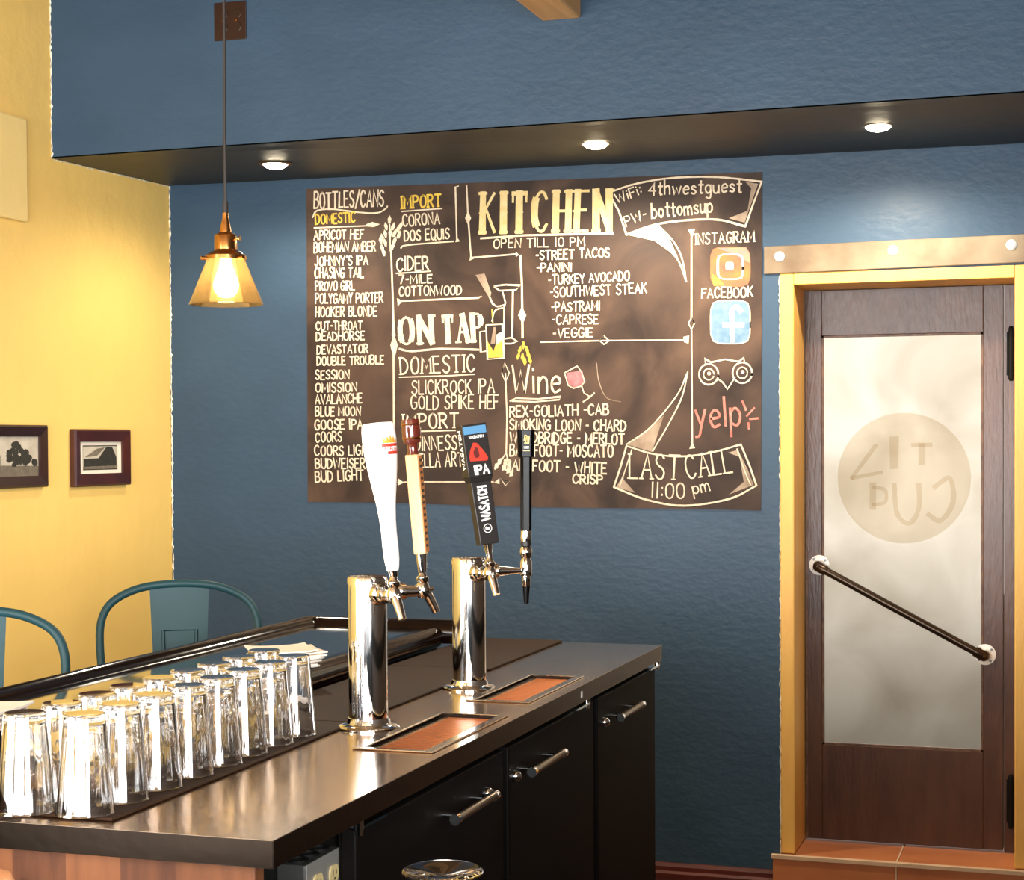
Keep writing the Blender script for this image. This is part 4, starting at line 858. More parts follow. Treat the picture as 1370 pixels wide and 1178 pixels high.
cn = thing('kraft_canister', 'round tan lidded canister at the bottom left edge', 'canister', (1.985, -4.04, .9325))
m = MB(); m.lathe([(0,0),(.04,0),(.042,.003),(.042,.07),(0,.07)], (0,0,0), 36); m.build('body', M['tan'], cn, smooth=True)
m = MB(); m.lathe([(0,.065),(.044,.065),(.0445,.068),(.044,.088),(.04,.096),(.02,.1),(0,.1005)], (0,0,0), 36); m.build('lid', M['tan'], cn, smooth=True)
BOARD = [(0.549, 2.4038), (2.1722, 2.3791), (2.1644, 1.2721), (0.5451, 1.2927)]
TEXT = [
 ('bottle_heading', 'BOTTLES/CANS', 0.5791, 2.3332, 0.8438, 2.3288, 0.0554, 0.0061, 'n', 'w'),
 ('bottle_heading', 'DOMESTIC', 0.5844, 2.2776, 0.7361, 2.2788, 0.0342, 0.0058, 'n', 'y'),
 ('bottle_list', 'APRICOT HEF', 0.5781, 2.2224, 0.7668, 2.22, 0.0317, 0.005, 'n', 'w'),
 ('bottle_list', 'BOHEMIAN AMBER', 0.5777, 2.1776, 0.8117, 2.1738, 0.0343, 0.005, 'n', 'w'),
 ('bottle_list', "JOHNNY'S IPA", 0.5802, 2.1299, 0.7831, 2.1278, 0.0317, 0.005, 'n', 'w'),
 ('bottle_list', 'CHASING TAIL', 0.5798, 2.0877, 0.7657, 2.084, 0.0343, 0.0055, 'n', 'w'),
 ('bottle_list', 'PROVO GIRL', 0.5823, 2.0427, 0.7313, 2.0406, 0.0317, 0.005, 'n', 'w'),
 ('bottle_list', 'POLYGAMY PORTER', 0.582, 1.9978, 0.8384, 1.9928, 0.0343, 0.005, 'n', 'w'),
 ('bottle_list', 'HOOKER BLONDE', 0.5816, 1.9502, 0.8156, 1.9464, 0.0344, 0.005, 'n', 'w'),
 ('bottle_list', 'CUT-THROAT', 0.584, 1.9025, 0.7586, 1.9008, 0.0291, 0.005, 'n', 'w'),
 ('bottle_list', 'DEADHORSE', 0.5837, 1.8655, 0.7668, 1.8639, 0.0291, 0.005, 'n', 'w'),
 ('bottle_list', 'DEVASTATOR', 0.5862, 1.8178, 0.7806, 1.8191, 0.0291, 0.005, 'n', 'w'),
 ('bottle_list', 'DOUBLE TROUBLE', 0.5859, 1.7782, 0.8396, 1.7786, 0.0291, 0.005, 'n', 'w'),
 ('bottle_list', 'SESSION', 0.5796, 1.728, 0.7089, 1.7285, 0.0317, 0.005, 'n', 'w'),
 ('bottle_list', 'OMISSION', 0.5793, 1.6829, 0.737, 1.6834, 0.0318, 0.005, 'n', 'w'),
 ('bottle_list', 'AVALANCHE', 0.5789, 1.6406, 0.7566, 1.6437, 0.0317, 0.005, 'n', 'w'),
 ('bottle_list', 'BLUE MOON', 0.5785, 1.5982, 0.7505, 1.5991, 0.0318, 0.005, 'n', 'w'),
 ('bottle_list', 'GOOSE IPA', 0.5752, 1.5505, 0.7587, 1.5517, 0.0344, 0.005, 'n', 'w'),
 ('bottle_list', 'COORS', 0.5777, 1.5054, 0.6785, 1.5075, 0.0344, 0.005, 'n', 'w'),
 ('bottle_list', 'COORS LIGHT', 0.5744, 1.4576, 0.7977, 1.4596, 0.0345, 0.005, 'n', 'w'),
 ('bottle_list', 'BUDWEISER', 0.5769, 1.4125, 0.7661, 1.4124, 0.0345, 0.005, 'n', 'w'),
 ('bottle_list', 'BUD LIGHT', 0.5765, 1.3647, 0.7601, 1.3703, 0.0372, 0.005, 'n', 'w'),
 ('import_heading', 'IMPORT', 0.9109, 2.3179, 1.0578, 2.3188, 0.0414, 0.0067, 's', 'y'),
 ('import_list', 'CORONA', 0.9161, 2.2554, 1.0518, 2.2598, 0.0389, 0.0049, 'n', 'w'),
 ('import_list', 'DOS EQUIS', 0.9213, 2.2033, 1.0872, 2.2068, 0.0363, 0.0049, 'n', 'w'),
 ('cider_heading', 'CIDER', 0.8926, 2.1004, 1.0094, 2.1015, 0.0468, 0.006, 'n', 'w'),
 ('cider_list', '7-MILE', 0.9006, 2.056, 1.0229, 2.0571, 0.0286, 0.0049, 'n', 'w'),
 ('cider_list', 'COTTONWOOD', 0.9003, 2.0144, 1.1297, 2.0124, 0.0312, 0.0049, 'n', 'w'),
 ('tap_heading', 'ON', 0.9019, 1.8452, 1.0214, 1.8477, 0.0937, 0.0062, 'k', 'w'),
 ('tap_heading', 'TAP', 1.0628, 1.8467, 1.2049, 1.8512, 0.093, 0.0062, 'k', 'w'),
 ('tap_list', 'DOMESTIC', 0.9039, 1.741, 1.1771, 1.7466, 0.0573, 0.0057, 's', 'w'),
 ('tap_list', 'SLICKROCK IPA', 0.9453, 1.67, 1.2471, 1.6711, 0.0468, 0.0047, 'n', 'w'),
 ('tap_list', 'GOLD SPIKE HEF', 0.9421, 1.618, 1.263, 1.6171, 0.0469, 0.0047, 'n', 'w'),
 ('tap_list', 'IMPORT', 0.9109, 1.5506, 1.1158, 1.5542, 0.0495, 0.0063, 's', 'w'),
 ('tap_list', 'GUINNESS', 0.9271, 1.4749, 1.1098, 1.4768, 0.0495, 0.0049, 'n', 'w'),
 ('tap_list', 'STELLA ARTOIS', 0.9267, 1.4149, 1.1832, 1.4199, 0.047, 0.0047, 'n', 'w'),
 ('kitchen_heading', 'KITCHEN', 1.2072, 2.2224, 1.6569, 2.211, 0.1328, 0.0077, 'K', 'c'),
 ('kitchen_hours', 'OPEN TILL 10 PM', 1.2474, 2.1671, 1.571, 2.1619, 0.0306, 0.0041, 'n', 'w'),
 ('kitchen_list', '-STREET TACOS', 1.3997, 2.1206, 1.6565, 2.121, 0.0304, 0.0051, 'n', 'w'),
 ('kitchen_list', '-PANINI', 1.4021, 2.08, 1.5235, 2.0782, 0.0278, 0.0051, 'n', 'w'),
 ('kitchen_list', '-TURKEY AVOCADO', 1.4443, 2.0355, 1.7257, 2.0412, 0.0303, 0.0045, 'n', 'w'),
 ('kitchen_list', '-SOUTHWEST STEAK', 1.4494, 1.9923, 1.7844, 1.997, 0.0329, 0.0046, 'n', 'w'),
 ('kitchen_list', '-PASTRAMI', 1.4544, 1.9441, 1.622, 1.9444, 0.0304, 0.0046, 'n', 'w'),
 ('kitchen_list', '-CAPRESE', 1.4568, 1.9011, 1.6166, 1.8995, 0.0303, 0.0045, 'n', 'w'),
 ('kitchen_list', '-VEGGIE', 1.4592, 1.8555, 1.5982, 1.8547, 0.0303, 0.0045, 'n', 'w'),
 ('wireless_banner', 'WiFi:', 1.6857, 2.2995, 1.7705, 2.3277, 0.0324, 0.0045, 'n', 'w'),
 ('wireless_banner', '4thwestguest', 1.7934, 2.3217, 2.104, 2.3163, 0.0446, 0.0055, 'n', 'w'),
 ('wireless_banner', 'PW-', 1.7162, 2.2209, 1.788, 2.2426, 0.0348, 0.0042, 'n', 'w'),
 ('wireless_banner', 'bottomsup', 1.8033, 2.2444, 2.0072, 2.2549, 0.0471, 0.0057, 'n', 'w'),
 ('social_heading', 'INSTAGRAM', 1.9519, 2.1517, 2.1453, 2.1537, 0.0344, 0.0047, 's', 'w'),
 ('social_heading', 'FACEBOOK', 1.9713, 1.9739, 2.1399, 1.9736, 0.032, 0.0052, 'n', 'w'),
 ('wine_heading', 'Wine', 1.3117, 1.6676, 1.4846, 1.6678, 0.0919, 0.0077, 'n', 'w'),
 ('wine_list', 'REX-GOLIATH -CAB', 1.3032, 1.5885, 1.6516, 1.5927, 0.0358, 0.0054, 'n', 'w'),
 ('wine_list', 'SMOKING LOON - CHARD', 1.3029, 1.5451, 1.7107, 1.5371, 0.0358, 0.0054, 'n', 'w'),
 ('wine_list', 'WOODBRIDGE - MERLOT', 1.3027, 1.5016, 1.7054, 1.4921, 0.0358, 0.0054, 'n', 'w'),
 ('wine_list', 'BAREFOOT- MOSCATO', 1.3024, 1.4556, 1.6665, 1.4496, 0.0384, 0.0054, 'n', 'w'),
 ('wine_list', 'BAREFOOT - WHITE', 1.286, 1.407, 1.6429, 1.3943, 0.0358, 0.0054, 'n', 'w'),
 ('wine_list', 'CRISP', 1.5252, 1.3614, 1.6297, 1.3591, 0.0304, 0.0053, 'n', 'w'),
 ('closing_banner', 'LAST', 1.7229, 1.3794, 1.8913, 1.3746, 0.0801, 0.0058, 's', 'w'),
 ('closing_banner', 'CALL', 1.9216, 1.3771, 2.0717, 1.3994, 0.0768, 0.0057, 's', 'w'),
 ('closing_banner', '11:00', 1.797, 1.3146, 1.9113, 1.3126, 0.0499, 0.005, 'n', 'w'),
 ('closing_banner', 'pm', 1.9416, 1.3252, 1.9968, 1.3377, 0.042, 0.0044, 'n', 'w'),
 ('review_logo', 'yelp', 1.9524, 1.5453, 2.0994, 1.5539, 0.0938, 0.0084, 'n', 'r'),
]
MARKS = [
 ('bottle_heading',[(0.573,2.3018),(0.5905,2.3248),(0.6509,2.3273),(0.7449,2.3125),(0.8183,2.3065),(0.8522,2.3206),(0.8579,2.3281)],0.0053,'w',False,True),
 ('bottle_heading',[(0.5785,2.2646),(0.7954,2.2632)],0.0049,'w',False,False),
 ('bottle_heading',[(0.7785,2.2691),(0.8012,2.276),(0.8293,2.2669),(0.8067,2.2575),(0.7785,2.2613)],0,'w',True,False),
 ('import_heading',[(0.9109,2.3075),(1.0604,2.3109)],0.0049,'w',False,False),
 ('import_list',[(0.9071,2.1805),(0.9323,2.1898),(1.1008,2.196)],0.0049,'w',False,True),
 ('divider_lines',[(1.1212,2.3851),(1.1103,2.3831),(1.1145,2.2006)],0.0049,'w',False,False),
 ('divider_lines',[(1.1512,2.3862),(1.156,2.2783),(1.166,2.137)],0.0058,'w',False,False),
 ('divider_lines',[(1.1561,2.2988),(1.1668,2.2727),(1.1558,2.2502),(1.145,2.2737)],0,'w',True,False),
 ('divider_lines',[(1.1687,2.1369),(1.3332,2.1434)],0.0058,'w',False,False),
 ('divider_lines',[(1.1146,2.2108),(1.1254,2.195),(1.109,2.1931)],0,'w',True,False),
 ('divider_lines',[(1.3439,2.1379),(1.3487,2.0412),(1.3503,1.8581)],0.0073,'w',False,False),
 ('divider_lines',[(1.3482,1.9649),(1.3641,1.934),(1.3506,1.9038),(1.3347,1.9348)],0,'w',True,False),
 ('divider_lines',[(1.3279,2.1512),(1.3386,2.1406),(1.3278,2.1334)],0,'w',True,False),
 ('divider_lines',[(1.1633,2.1448),(1.1768,2.134),(1.1604,2.1269)],0,'w',True,False),
 ('divider_lines',[(0.8707,2.1715),(0.8775,1.9526),(0.876,1.3783)],0.0063,'w',False,False),
 ('divider_lines',[(0.8797,1.8796),(0.8935,1.8428),(0.8791,1.7909),(0.8654,1.8434)],0,'w',True,False),
 ('divider_lines',[(0.8751,2.0047),(0.8853,1.8742),(0.8713,1.8745)],0,'w',True,False),
 ('cider_heading',[(0.8897,2.0927),(1.0176,2.096)],0.0049,'w',False,False),
 ('divider_lines',[(0.8919,2.0068),(0.9086,1.9985),(1.1923,2.0028),(1.2059,2.0049),(1.1922,1.9951),(0.9086,1.9933),(0.8945,1.9781)],0,'w',True,False),
 ('tap_heading',[(0.899,1.8296),(0.9436,1.8209),(1.0544,1.8263),(1.1911,1.8207)],0.0073,'w',False,True),
 ('tap_list',[(0.8982,1.7306),(1.0813,1.7328),(1.177,1.7363)],0.0044,'w',False,False),
 ('tap_list',[(0.908,1.5402),(1.1212,1.5439)],0.0049,'w',False,False),
 ('divider_lines',[(0.8899,1.3627),(0.9263,1.3654),(1.2425,1.3659)],0.0039,'w',False,False),
 ('divider_lines',[(0.89,1.3784),(0.9123,1.3627),(0.8898,1.3522)],0,'w',True,False),
 ('divider_lines',[(1.2879,1.7369),(1.2924,1.5835),(1.289,1.4659)],0.0049,'w',False,False),
 ('divider_lines',[(1.2855,1.7728),(1.2745,1.7397),(1.2878,1.7063),(1.3014,1.7393)],0.0039,'w',True,False),
 ('divider_lines',[(1.289,1.4659),(1.2618,1.425),(1.2482,1.4096)],0.0049,'w',False,False),
 ('divider_lines',[(1.289,1.4659),(1.2969,1.43)],0.0044,'w',False,False),
 ('divider_lines',[(1.2564,1.425),(1.2592,1.4429),(1.2728,1.448),(1.2699,1.4275)],0,'w',True,False),
 ('divider_lines',[(1.2455,1.4096),(1.2483,1.4275),(1.2619,1.4326),(1.259,1.4121)],0,'w',True,False),
 ('divider_lines',[(1.278,1.4249),(1.2808,1.4429),(1.2943,1.448),(1.2915,1.4275)],0,'w',True,False),
 ('divider_lines',[(1.2914,1.4147),(1.2942,1.4326),(1.3077,1.4377),(1.3049,1.4172)],0,'w',True,False),
 ('divider_lines',[(1.2725,1.4044),(1.2753,1.4224),(1.2888,1.4275),(1.286,1.407)],0,'w',True,False),
 ('divider_lines',[(1.2886,1.3942),(1.2914,1.4121),(1.3049,1.4172),(1.3021,1.3968)],0,'w',True,False),
 ('divider_lines',[(1.2993,1.384),(1.3021,1.4019),(1.3156,1.407),(1.3128,1.3865)],0,'w',True,False),
 ('divider_lines',[(1.2452,1.3634),(1.2642,1.3788),(1.2641,1.3583)],0,'w',True,False),
 ('divider_lines',[(1.2696,1.3762),(1.2992,1.366),(1.2857,1.3532)],0.0036,'w',True,False),
 ('wheat_sketch',[(0.8602,2.2682),(0.8589,2.2838),(0.866,2.2965),(0.8729,2.2832),(0.8686,2.2678)],0,'w',True,False),
 ('wheat_sketch',[(0.8516,2.2451),(0.8447,2.261),(0.849,2.2739),(0.8587,2.2604),(0.8572,2.2449)],0,'w',True,False),
 ('wheat_sketch',[(0.8684,2.2444),(0.8728,2.2598),(0.8827,2.2724),(0.8868,2.2592),(0.8796,2.2439)],0,'w',True,False),
 ('wheat_sketch',[(0.8486,2.2192),(0.8417,2.2351),(0.846,2.248),(0.8557,2.2345),(0.8542,2.219)],0,'w',True,False),
 ('wheat_sketch',[(0.8739,2.2208),(0.8782,2.2362),(0.8881,2.2488),(0.8922,2.2356),(0.8851,2.2203)],0,'w',True,False),
 ('wheat_sketch',[(0.8373,2.2067),(0.8304,2.2226),(0.8347,2.2354),(0.8444,2.222),(0.8429,2.2064)],0,'w',True,False),
 ('wheat_sketch',[(0.888,2.2358),(0.8923,2.2512),(0.9022,2.2638),(0.9063,2.2506),(0.8992,2.2353)],0,'w',True,False),
 ('wheat_sketch',[(0.8964,2.2458),(0.9007,2.2612),(0.9106,2.2738),(0.9147,2.2606),(0.9076,2.2453)],0,'w',True,False),
 ('wheat_sketch',[(0.8316,2.1965),(0.8246,2.2124),(0.829,2.2252),(0.8387,2.2118),(0.8372,2.1962)],0,'w',True,False),
 ('wheat_sketch',[(0.8484,2.188),(0.8415,2.2039),(0.8458,2.2167),(0.8555,2.2033),(0.854,2.1878)],0,'w',True,False),
 ('wheat_sketch',[(0.8737,2.1948),(0.878,2.2102),(0.8879,2.2228),(0.892,2.2096),(0.8849,2.1943)],0,'w',True,False),
 ('wheat_sketch',[(0.837,2.1702),(0.8301,2.1861),(0.8344,2.199),(0.8441,2.1855),(0.8426,2.17)],0,'w',True,False),
 ('wheat_sketch',[(0.8627,2.2212),(0.8614,2.2369),(0.8685,2.2496),(0.8754,2.2363),(0.8711,2.2209)],0,'w',True,False),
 ('wheat_sketch',[(0.8906,2.2149),(0.8949,2.2303),(0.9048,2.2429),(0.9089,2.2297),(0.9018,2.2144)],0,'w',True,False),
 ('wheat_sketch',[(0.8425,2.1543),(0.8356,2.1702),(0.8399,2.1831),(0.8496,2.1697),(0.8481,2.1541)],0,'w',True,False),
 ('wheat_sketch',[(0.8651,2.1743),(0.8694,2.1897),(0.8793,2.2024),(0.8834,2.1892),(0.8763,2.1739)],0,'w',True,False),
 ('wheat_sketch',[(0.8658,2.2653),(0.8679,2.1716)],0.0044,'w',False,False),
 ('wheat_sketch',[(1.3502,1.8453),(1.3461,1.8302),(1.3527,1.8173),(1.3595,1.8299),(1.3556,1.8452)],0,'y',True,False),
 ('wheat_sketch',[(1.3421,1.8302),(1.3327,1.8152),(1.3366,1.8023),(1.346,1.8149),(1.3448,1.8302)],0,'y',True,False),
 ('wheat_sketch',[(1.3582,1.8299),(1.3594,1.8146),(1.3687,1.8017),(1.3727,1.8143),(1.3662,1.8297)],0,'y',True,False),
 ('wheat_sketch',[(1.3367,1.81),(1.3272,1.7949),(1.3311,1.7821),(1.3406,1.7946),(1.3393,1.8099)],0,'y',True,False),
 ('wheat_sketch',[(1.3634,1.812),(1.3646,1.7967),(1.3739,1.7838),(1.378,1.7964),(1.3714,1.8118)],0,'y',True,False),
 ('wheat_sketch',[(1.3473,1.8047),(1.3432,1.7895),(1.3498,1.7766),(1.3566,1.7892),(1.3527,1.8046)],0,'y',True,False),
 ('wheat_sketch',[(1.3686,1.7941),(1.3699,1.7788),(1.3791,1.7659),(1.3832,1.7785),(1.3766,1.7939)],0,'y',True,False),
 ('wheat_sketch',[(1.3553,1.7892),(1.3512,1.774),(1.3578,1.7612),(1.3645,1.7738),(1.3606,1.7891)],0,'y',True,False),
 ('kitchen_heading',[(1.2017,2.2021),(1.3549,2.206),(1.6698,2.2004)],0.0073,'w',False,False),
 ('divider_lines',[(1.4141,1.8413),(1.6164,1.8417),(1.9232,1.8372)],0.0044,'w',False,False),
 ('divider_lines',[(1.6216,1.8416),(1.6372,1.8563),(1.6553,1.8409),(1.6371,1.8287)],0.0039,'w',True,False),
 ('divider_lines',[(1.9081,1.8474),(1.9283,1.8519),(1.9257,1.8248),(1.9106,1.83)],0,'w',True,False),
 ('divider_lines',[(1.937,2.1966),(1.936,1.9109)],0.0058,'w',False,False),
 ('divider_lines',[(1.936,1.9109),(1.946,1.8909),(1.9359,1.8714),(1.9259,1.8914)],0.0044,'w',True,False),
 ('divider_lines',[(1.9359,1.8714),(1.9371,1.486)],0.0053,'w',False,False),
 ('divider_lines',[(1.9245,2.2021),(1.9496,2.2035),(1.9395,2.1744)],0,'w',True,False),
 ('divider_lines',[(1.9371,1.4984),(1.9471,1.4786),(1.927,1.4762)],0,'w',True,False),
 ('wireless_banner',[(1.6549,2.3359),(1.7476,2.3611),(1.8747,2.3745),(2.025,2.3691),(2.1703,2.3471)],0.0063,'w',False,True),
 ('wireless_banner',[(2.1703,2.3471),(2.1432,2.2779),(2.116,2.2037)],0.0063,'w',False,False),
 ('wireless_banner',[(2.116,2.2037),(2.0245,2.2297),(1.912,2.2322),(1.8108,2.2218),(1.7161,2.1935)],0.0073,'w',False,True),
 ('wireless_banner',[(1.7161,2.1935),(1.6907,2.2718),(1.6549,2.3359)],0.0063,'w',False,False),
 ('wireless_banner',[(2.1164,2.3498),(2.1581,2.3404),(2.1136,2.216),(2.0618,2.2329),(2.1235,2.2545),(2.136,2.3269)],0,'g',True,False),
 ('wireless_banner',[(1.7161,2.1935),(1.7981,2.2198),(1.8235,2.2212),(1.8639,2.1725),(1.8914,2.1097),(1.8612,2.1331),(1.8106,2.1697)],0,'w',True,False),
 ('wireless_banner',[(1.8235,2.2212),(1.874,2.1672),(1.904,2.1092),(1.9189,2.0298)],0.0053,'w',False,True),
 ('wireless_banner',[(1.8612,2.138),(1.8939,2.0973),(1.9189,2.0298)],0.0049,'w',False,True),
 ('photo_logo',[(2.1328,2.0714),(2.1328,2.0538),(2.1319,2.0339),(2.1241,2.0144),(2.1041,2.0073),(2.0839,2.0072),(2.066,2.0077),(2.0481,2.0083),(2.0278,2.0098),(2.0077,2.0182),(1.9999,2.0384),(1.9991,2.0584),(1.9992,2.0762),(1.9992,2.094),(2.0001,2.114),(2.008,2.1335),(2.0282,2.1405),(2.0485,2.1405),(2.0664,2.1398),(2.0843,2.1391),(2.1045,2.1375),(2.1244,2.129),(2.1321,2.1089),(2.1329,2.089)],0,'o',True,False),
 ('photo_logo',[(2.0242,2.1366),(2.1183,2.1353),(2.1305,2.1129),(2.1304,2.0837),(2.0861,2.1097)],0,'p',True,False),
 ('photo_logo',[(2.0041,2.0539),(2.0438,2.0183),(2.0114,2.012)],0,'y',True,False),
 ('photo_logo',[(2.1095,2.0722),(2.1094,2.0614),(2.1089,2.0493),(2.1038,2.0374),(2.0908,2.0331),(2.0777,2.033),(2.0661,2.0334),(2.0545,2.0338),(2.0414,2.0348),(2.0283,2.0399),(2.0233,2.0523),(2.0228,2.0645),(2.0228,2.0753),(2.0229,2.0862),(2.0234,2.0984),(2.0286,2.1103),(2.0416,2.1146),(2.0547,2.1146),(2.0664,2.1141),(2.0779,2.1137),(2.091,2.1127),(2.104,2.1075),(2.109,2.0952),(2.1095,2.083)],0.0049,'w',True,False),
 ('photo_logo',[(2.1058,2.0724),(2.1057,2.0612),(2.1052,2.0487),(2.1005,2.0364),(2.0887,2.0319),(2.0767,2.0318),(2.0661,2.0322),(2.0555,2.0326),(2.0435,2.0335),(2.0316,2.0388),(2.027,2.0514),(2.0265,2.064),(2.0265,2.0752),(2.0266,2.0864),(2.0271,2.099),(2.0318,2.1113),(2.0437,2.1157),(2.0557,2.1158),(2.0664,2.1154),(2.077,2.1149),(2.0889,2.114),(2.1008,2.1087),(2.1053,2.096),(2.1058,2.0835)],0.0039,'w',True,False),
 ('photo_logo',[(2.0774,2.0758),(2.0774,2.0722),(2.0772,2.0682),(2.0756,2.0642),(2.0715,2.0628),(2.0674,2.0627),(2.0637,2.0629),(2.0601,2.063),(2.056,2.0633),(2.0519,2.065),(2.0503,2.0691),(2.0501,2.0732),(2.0501,2.0768),(2.0502,2.0804),(2.0503,2.0845),(2.0519,2.0885),(2.056,2.0899),(2.0602,2.0899),(2.0638,2.0898),(2.0675,2.0896),(2.0716,2.0893),(2.0756,2.0876),(2.0772,2.0835),(2.0774,2.0794)],0,'w',True,False),
 ('thumb_logo',[(2.1323,1.8909),(2.1323,1.8713),(2.1314,1.8492),(2.1236,1.8273),(2.1036,1.8192),(2.0834,1.8188),(2.0655,1.8192),(2.0475,1.8196),(2.0273,1.8209),(2.0071,1.83),(1.9993,1.8523),(1.9985,1.8747),(1.9986,1.8944),(1.9987,1.9142),(1.9995,1.9364),(2.0075,1.9583),(2.0277,1.9664),(2.048,1.9666),(2.0659,1.9661),(2.0838,1.9656),(2.104,1.9641),(2.1239,1.9549),(2.1316,1.9327),(2.1324,1.9105)],0,'b',True,False),
 ('thumb_logo',[(2.1311,1.8909),(2.131,1.872),(2.1302,1.8506),(2.1225,1.8295),(2.1029,1.8216),(2.0831,1.8212),(2.0655,1.8216),(2.0479,1.822),(2.028,1.8233),(2.0082,1.8321),(2.0005,1.8537),(1.9998,1.8753),(1.9998,1.8944),(1.9999,1.9135),(2.0008,1.935),(2.0086,1.9562),(2.0284,1.9639),(2.0483,1.9642),(2.0659,1.9637),(2.0835,1.9631),(2.1033,1.9617),(2.1228,1.9528),(2.1304,1.9313),(2.1312,1.9099)],0.0039,'w',True,False),
 ('thumb_logo',[(2.1004,1.9284),(2.0881,1.941),(2.0708,1.9317),(2.0707,1.895),(2.0729,1.8312)],0.017,'w',False,True),
 ('thumb_logo',[(2.0433,1.8834),(2.1077,1.8818)],0.0146,'w',False,False),
 ('owl_logo',[(2.0254,1.7218),(2.0238,1.7112),(2.0192,1.7017),(2.012,1.6941),(2.0029,1.6894),(1.9929,1.6879),(1.9829,1.6897),(1.9738,1.6947),(1.9666,1.7025),(1.962,1.7122),(1.9605,1.7229),(1.9621,1.7335),(1.9668,1.7431),(1.974,1.7506),(1.9831,1.7553),(1.9931,1.7568),(2.0032,1.7549),(2.0122,1.7499),(2.0193,1.7421),(2.0239,1.7324)],0.0053,'w',True,False),
 ('owl_logo',[(2.0105,1.722),(2.0096,1.7163),(2.0071,1.7112),(2.0032,1.7072),(1.9984,1.7047),(1.993,1.7039),(1.9876,1.7049),(1.9827,1.7076),(1.9788,1.7117),(1.9764,1.7169),(1.9755,1.7226),(1.9764,1.7283),(1.9789,1.7334),(1.9828,1.7375),(1.9877,1.74),(1.9931,1.7408),(1.9985,1.7398),(2.0033,1.7371),(2.0072,1.7329),(2.0097,1.7277)],0.0044,'w',True,False),
 ('owl_logo',[(2.0005,1.7247),(1.9993,1.7209),(1.9962,1.7187),(1.9923,1.7187),(1.9892,1.7211),(1.988,1.7249),(1.9892,1.7286),(1.9924,1.7309),(1.9962,1.7308),(1.9993,1.7284)],0,'w',True,False),
 ('owl_logo',[(2.1368,1.7248),(2.1352,1.7142),(2.1307,1.7048),(2.1236,1.6973),(2.1146,1.6926),(2.1047,1.6911),(2.0948,1.6929),(2.0858,1.6979),(2.0787,1.7056),(2.0742,1.7152),(2.0726,1.7259),(2.0742,1.7365),(2.0788,1.7459),(2.086,1.7534),(2.095,1.7581),(2.1049,1.7596),(2.1148,1.7577),(2.1237,1.7527),(2.1308,1.745),(2.1353,1.7354)],0.0053,'w',True,False),
 ('owl_logo',[(2.122,1.725),(2.1212,1.7194),(2.1187,1.7143),(2.1149,1.7103),(2.1101,1.7078),(2.1047,1.707),(2.0994,1.7079),(2.0946,1.7106),(2.0908,1.7148),(2.0883,1.7199),(2.0875,1.7256),(2.0884,1.7313),(2.0908,1.7364),(2.0947,1.7403),(2.0995,1.7429),(2.1048,1.7437),(2.1102,1.7427),(2.115,1.74),(2.1188,1.7359),(2.1212,1.7307)],0.0044,'w',True,False),
 ('owl_logo',[(2.1122,1.7276),(2.111,1.7239),(2.1079,1.7217),(2.1041,1.7217),(2.101,1.7241),(2.0999,1.7278),(2.101,1.7316),(2.1041,1.7338),(2.1079,1.7338),(2.111,1.7314)],0,'w',True,False),
 ('owl_logo',[(1.9831,1.7545),(1.9807,1.7743),(2.0006,1.7616),(2.048,1.7705),(2.0925,1.7623),(2.1099,1.7742),(2.1123,1.757)],0.0053,'w',False,False),
 ('owl_logo',[(2.0229,1.7071),(2.0403,1.6945),(2.0551,1.6722),(2.0701,1.694),(2.08,1.711)],0.0053,'w',False,False),
 ('review_logo',[(2.1045,1.6323),(2.1168,1.6028)],0.0068,'r',False,False),
 ('review_logo',[(2.1439,1.6098),(2.1192,1.5832)],0.0068,'r',False,False),
 ('review_logo',[(2.1561,1.5755),(2.129,1.5733)],0.0068,'r',False,False),
 ('review_logo',[(2.1241,1.5611),(2.1265,1.5415)],0.0068,'r',False,False),
 ('wine_heading',[(1.3035,1.6422),(1.325,1.6521),(1.4051,1.6486),(1.4846,1.6551),(1.4792,1.6451),(1.3917,1.6386),(1.3116,1.6421)],0.0049,'w',False,False),
 ('wine_sketch',[(1.5034,1.7358),(1.5611,1.7423),(1.5662,1.707),(1.5557,1.692),(1.5321,1.6848),(1.5137,1.6952)],0,'k',True,False),
 ('wine_sketch',[(1.4982,1.7358),(1.5429,1.7578),(1.5585,1.7373),(1.5688,1.7044),(1.5557,1.6895),(1.5294,1.6823),(1.5111,1.6927),(1.4982,1.7358)],0.0039,'w',False,False),
 ('wine_sketch',[(1.5583,1.6895),(1.566,1.6667),(1.5868,1.6538)],0.0044,'w',False,False),
 ('wine_sketch',[(1.5632,1.6365),(1.5868,1.6513),(1.6025,1.6662)],0.0044,'w',False,False),
 ('closing_banner',[(1.7131,1.487),(1.8078,1.4592),(1.9093,1.4515),(2.0097,1.466),(2.0992,1.4902)],0.0058,'w',False,True),
 ('closing_banner',[(2.0992,1.4902),(2.1286,1.419),(2.1506,1.3554)],0.0058,'w',False,False),
 ('closing_banner',[(2.1506,1.3554),(2.059,1.3109),(1.9087,1.2878),(1.7817,1.307),(1.6686,1.3492)],0.0063,'w',False,True),
 ('closing_banner',[(1.6686,1.3492),(1.6922,1.4169),(1.7131,1.487)],0.0058,'w',False,False),
 ('closing_banner',[(1.7311,1.4744),(1.7076,1.4044),(1.6893,1.3542)],0.0039,'w',False,False),
 ('closing_banner',[(2.0868,1.4755),(2.1113,1.4043),(2.1309,1.3578)],0.0039,'w',False,False),
 ('closing_banner',[(1.7076,1.3994),(1.7023,1.3743),(1.7433,1.3293),(1.6764,1.3492)],0,'g',True,False),
 ('closing_banner',[(2.0917,1.4682),(2.1212,1.4092),(2.1408,1.3578),(2.0591,1.3256),(2.1087,1.3675)],0,'g',True,False),
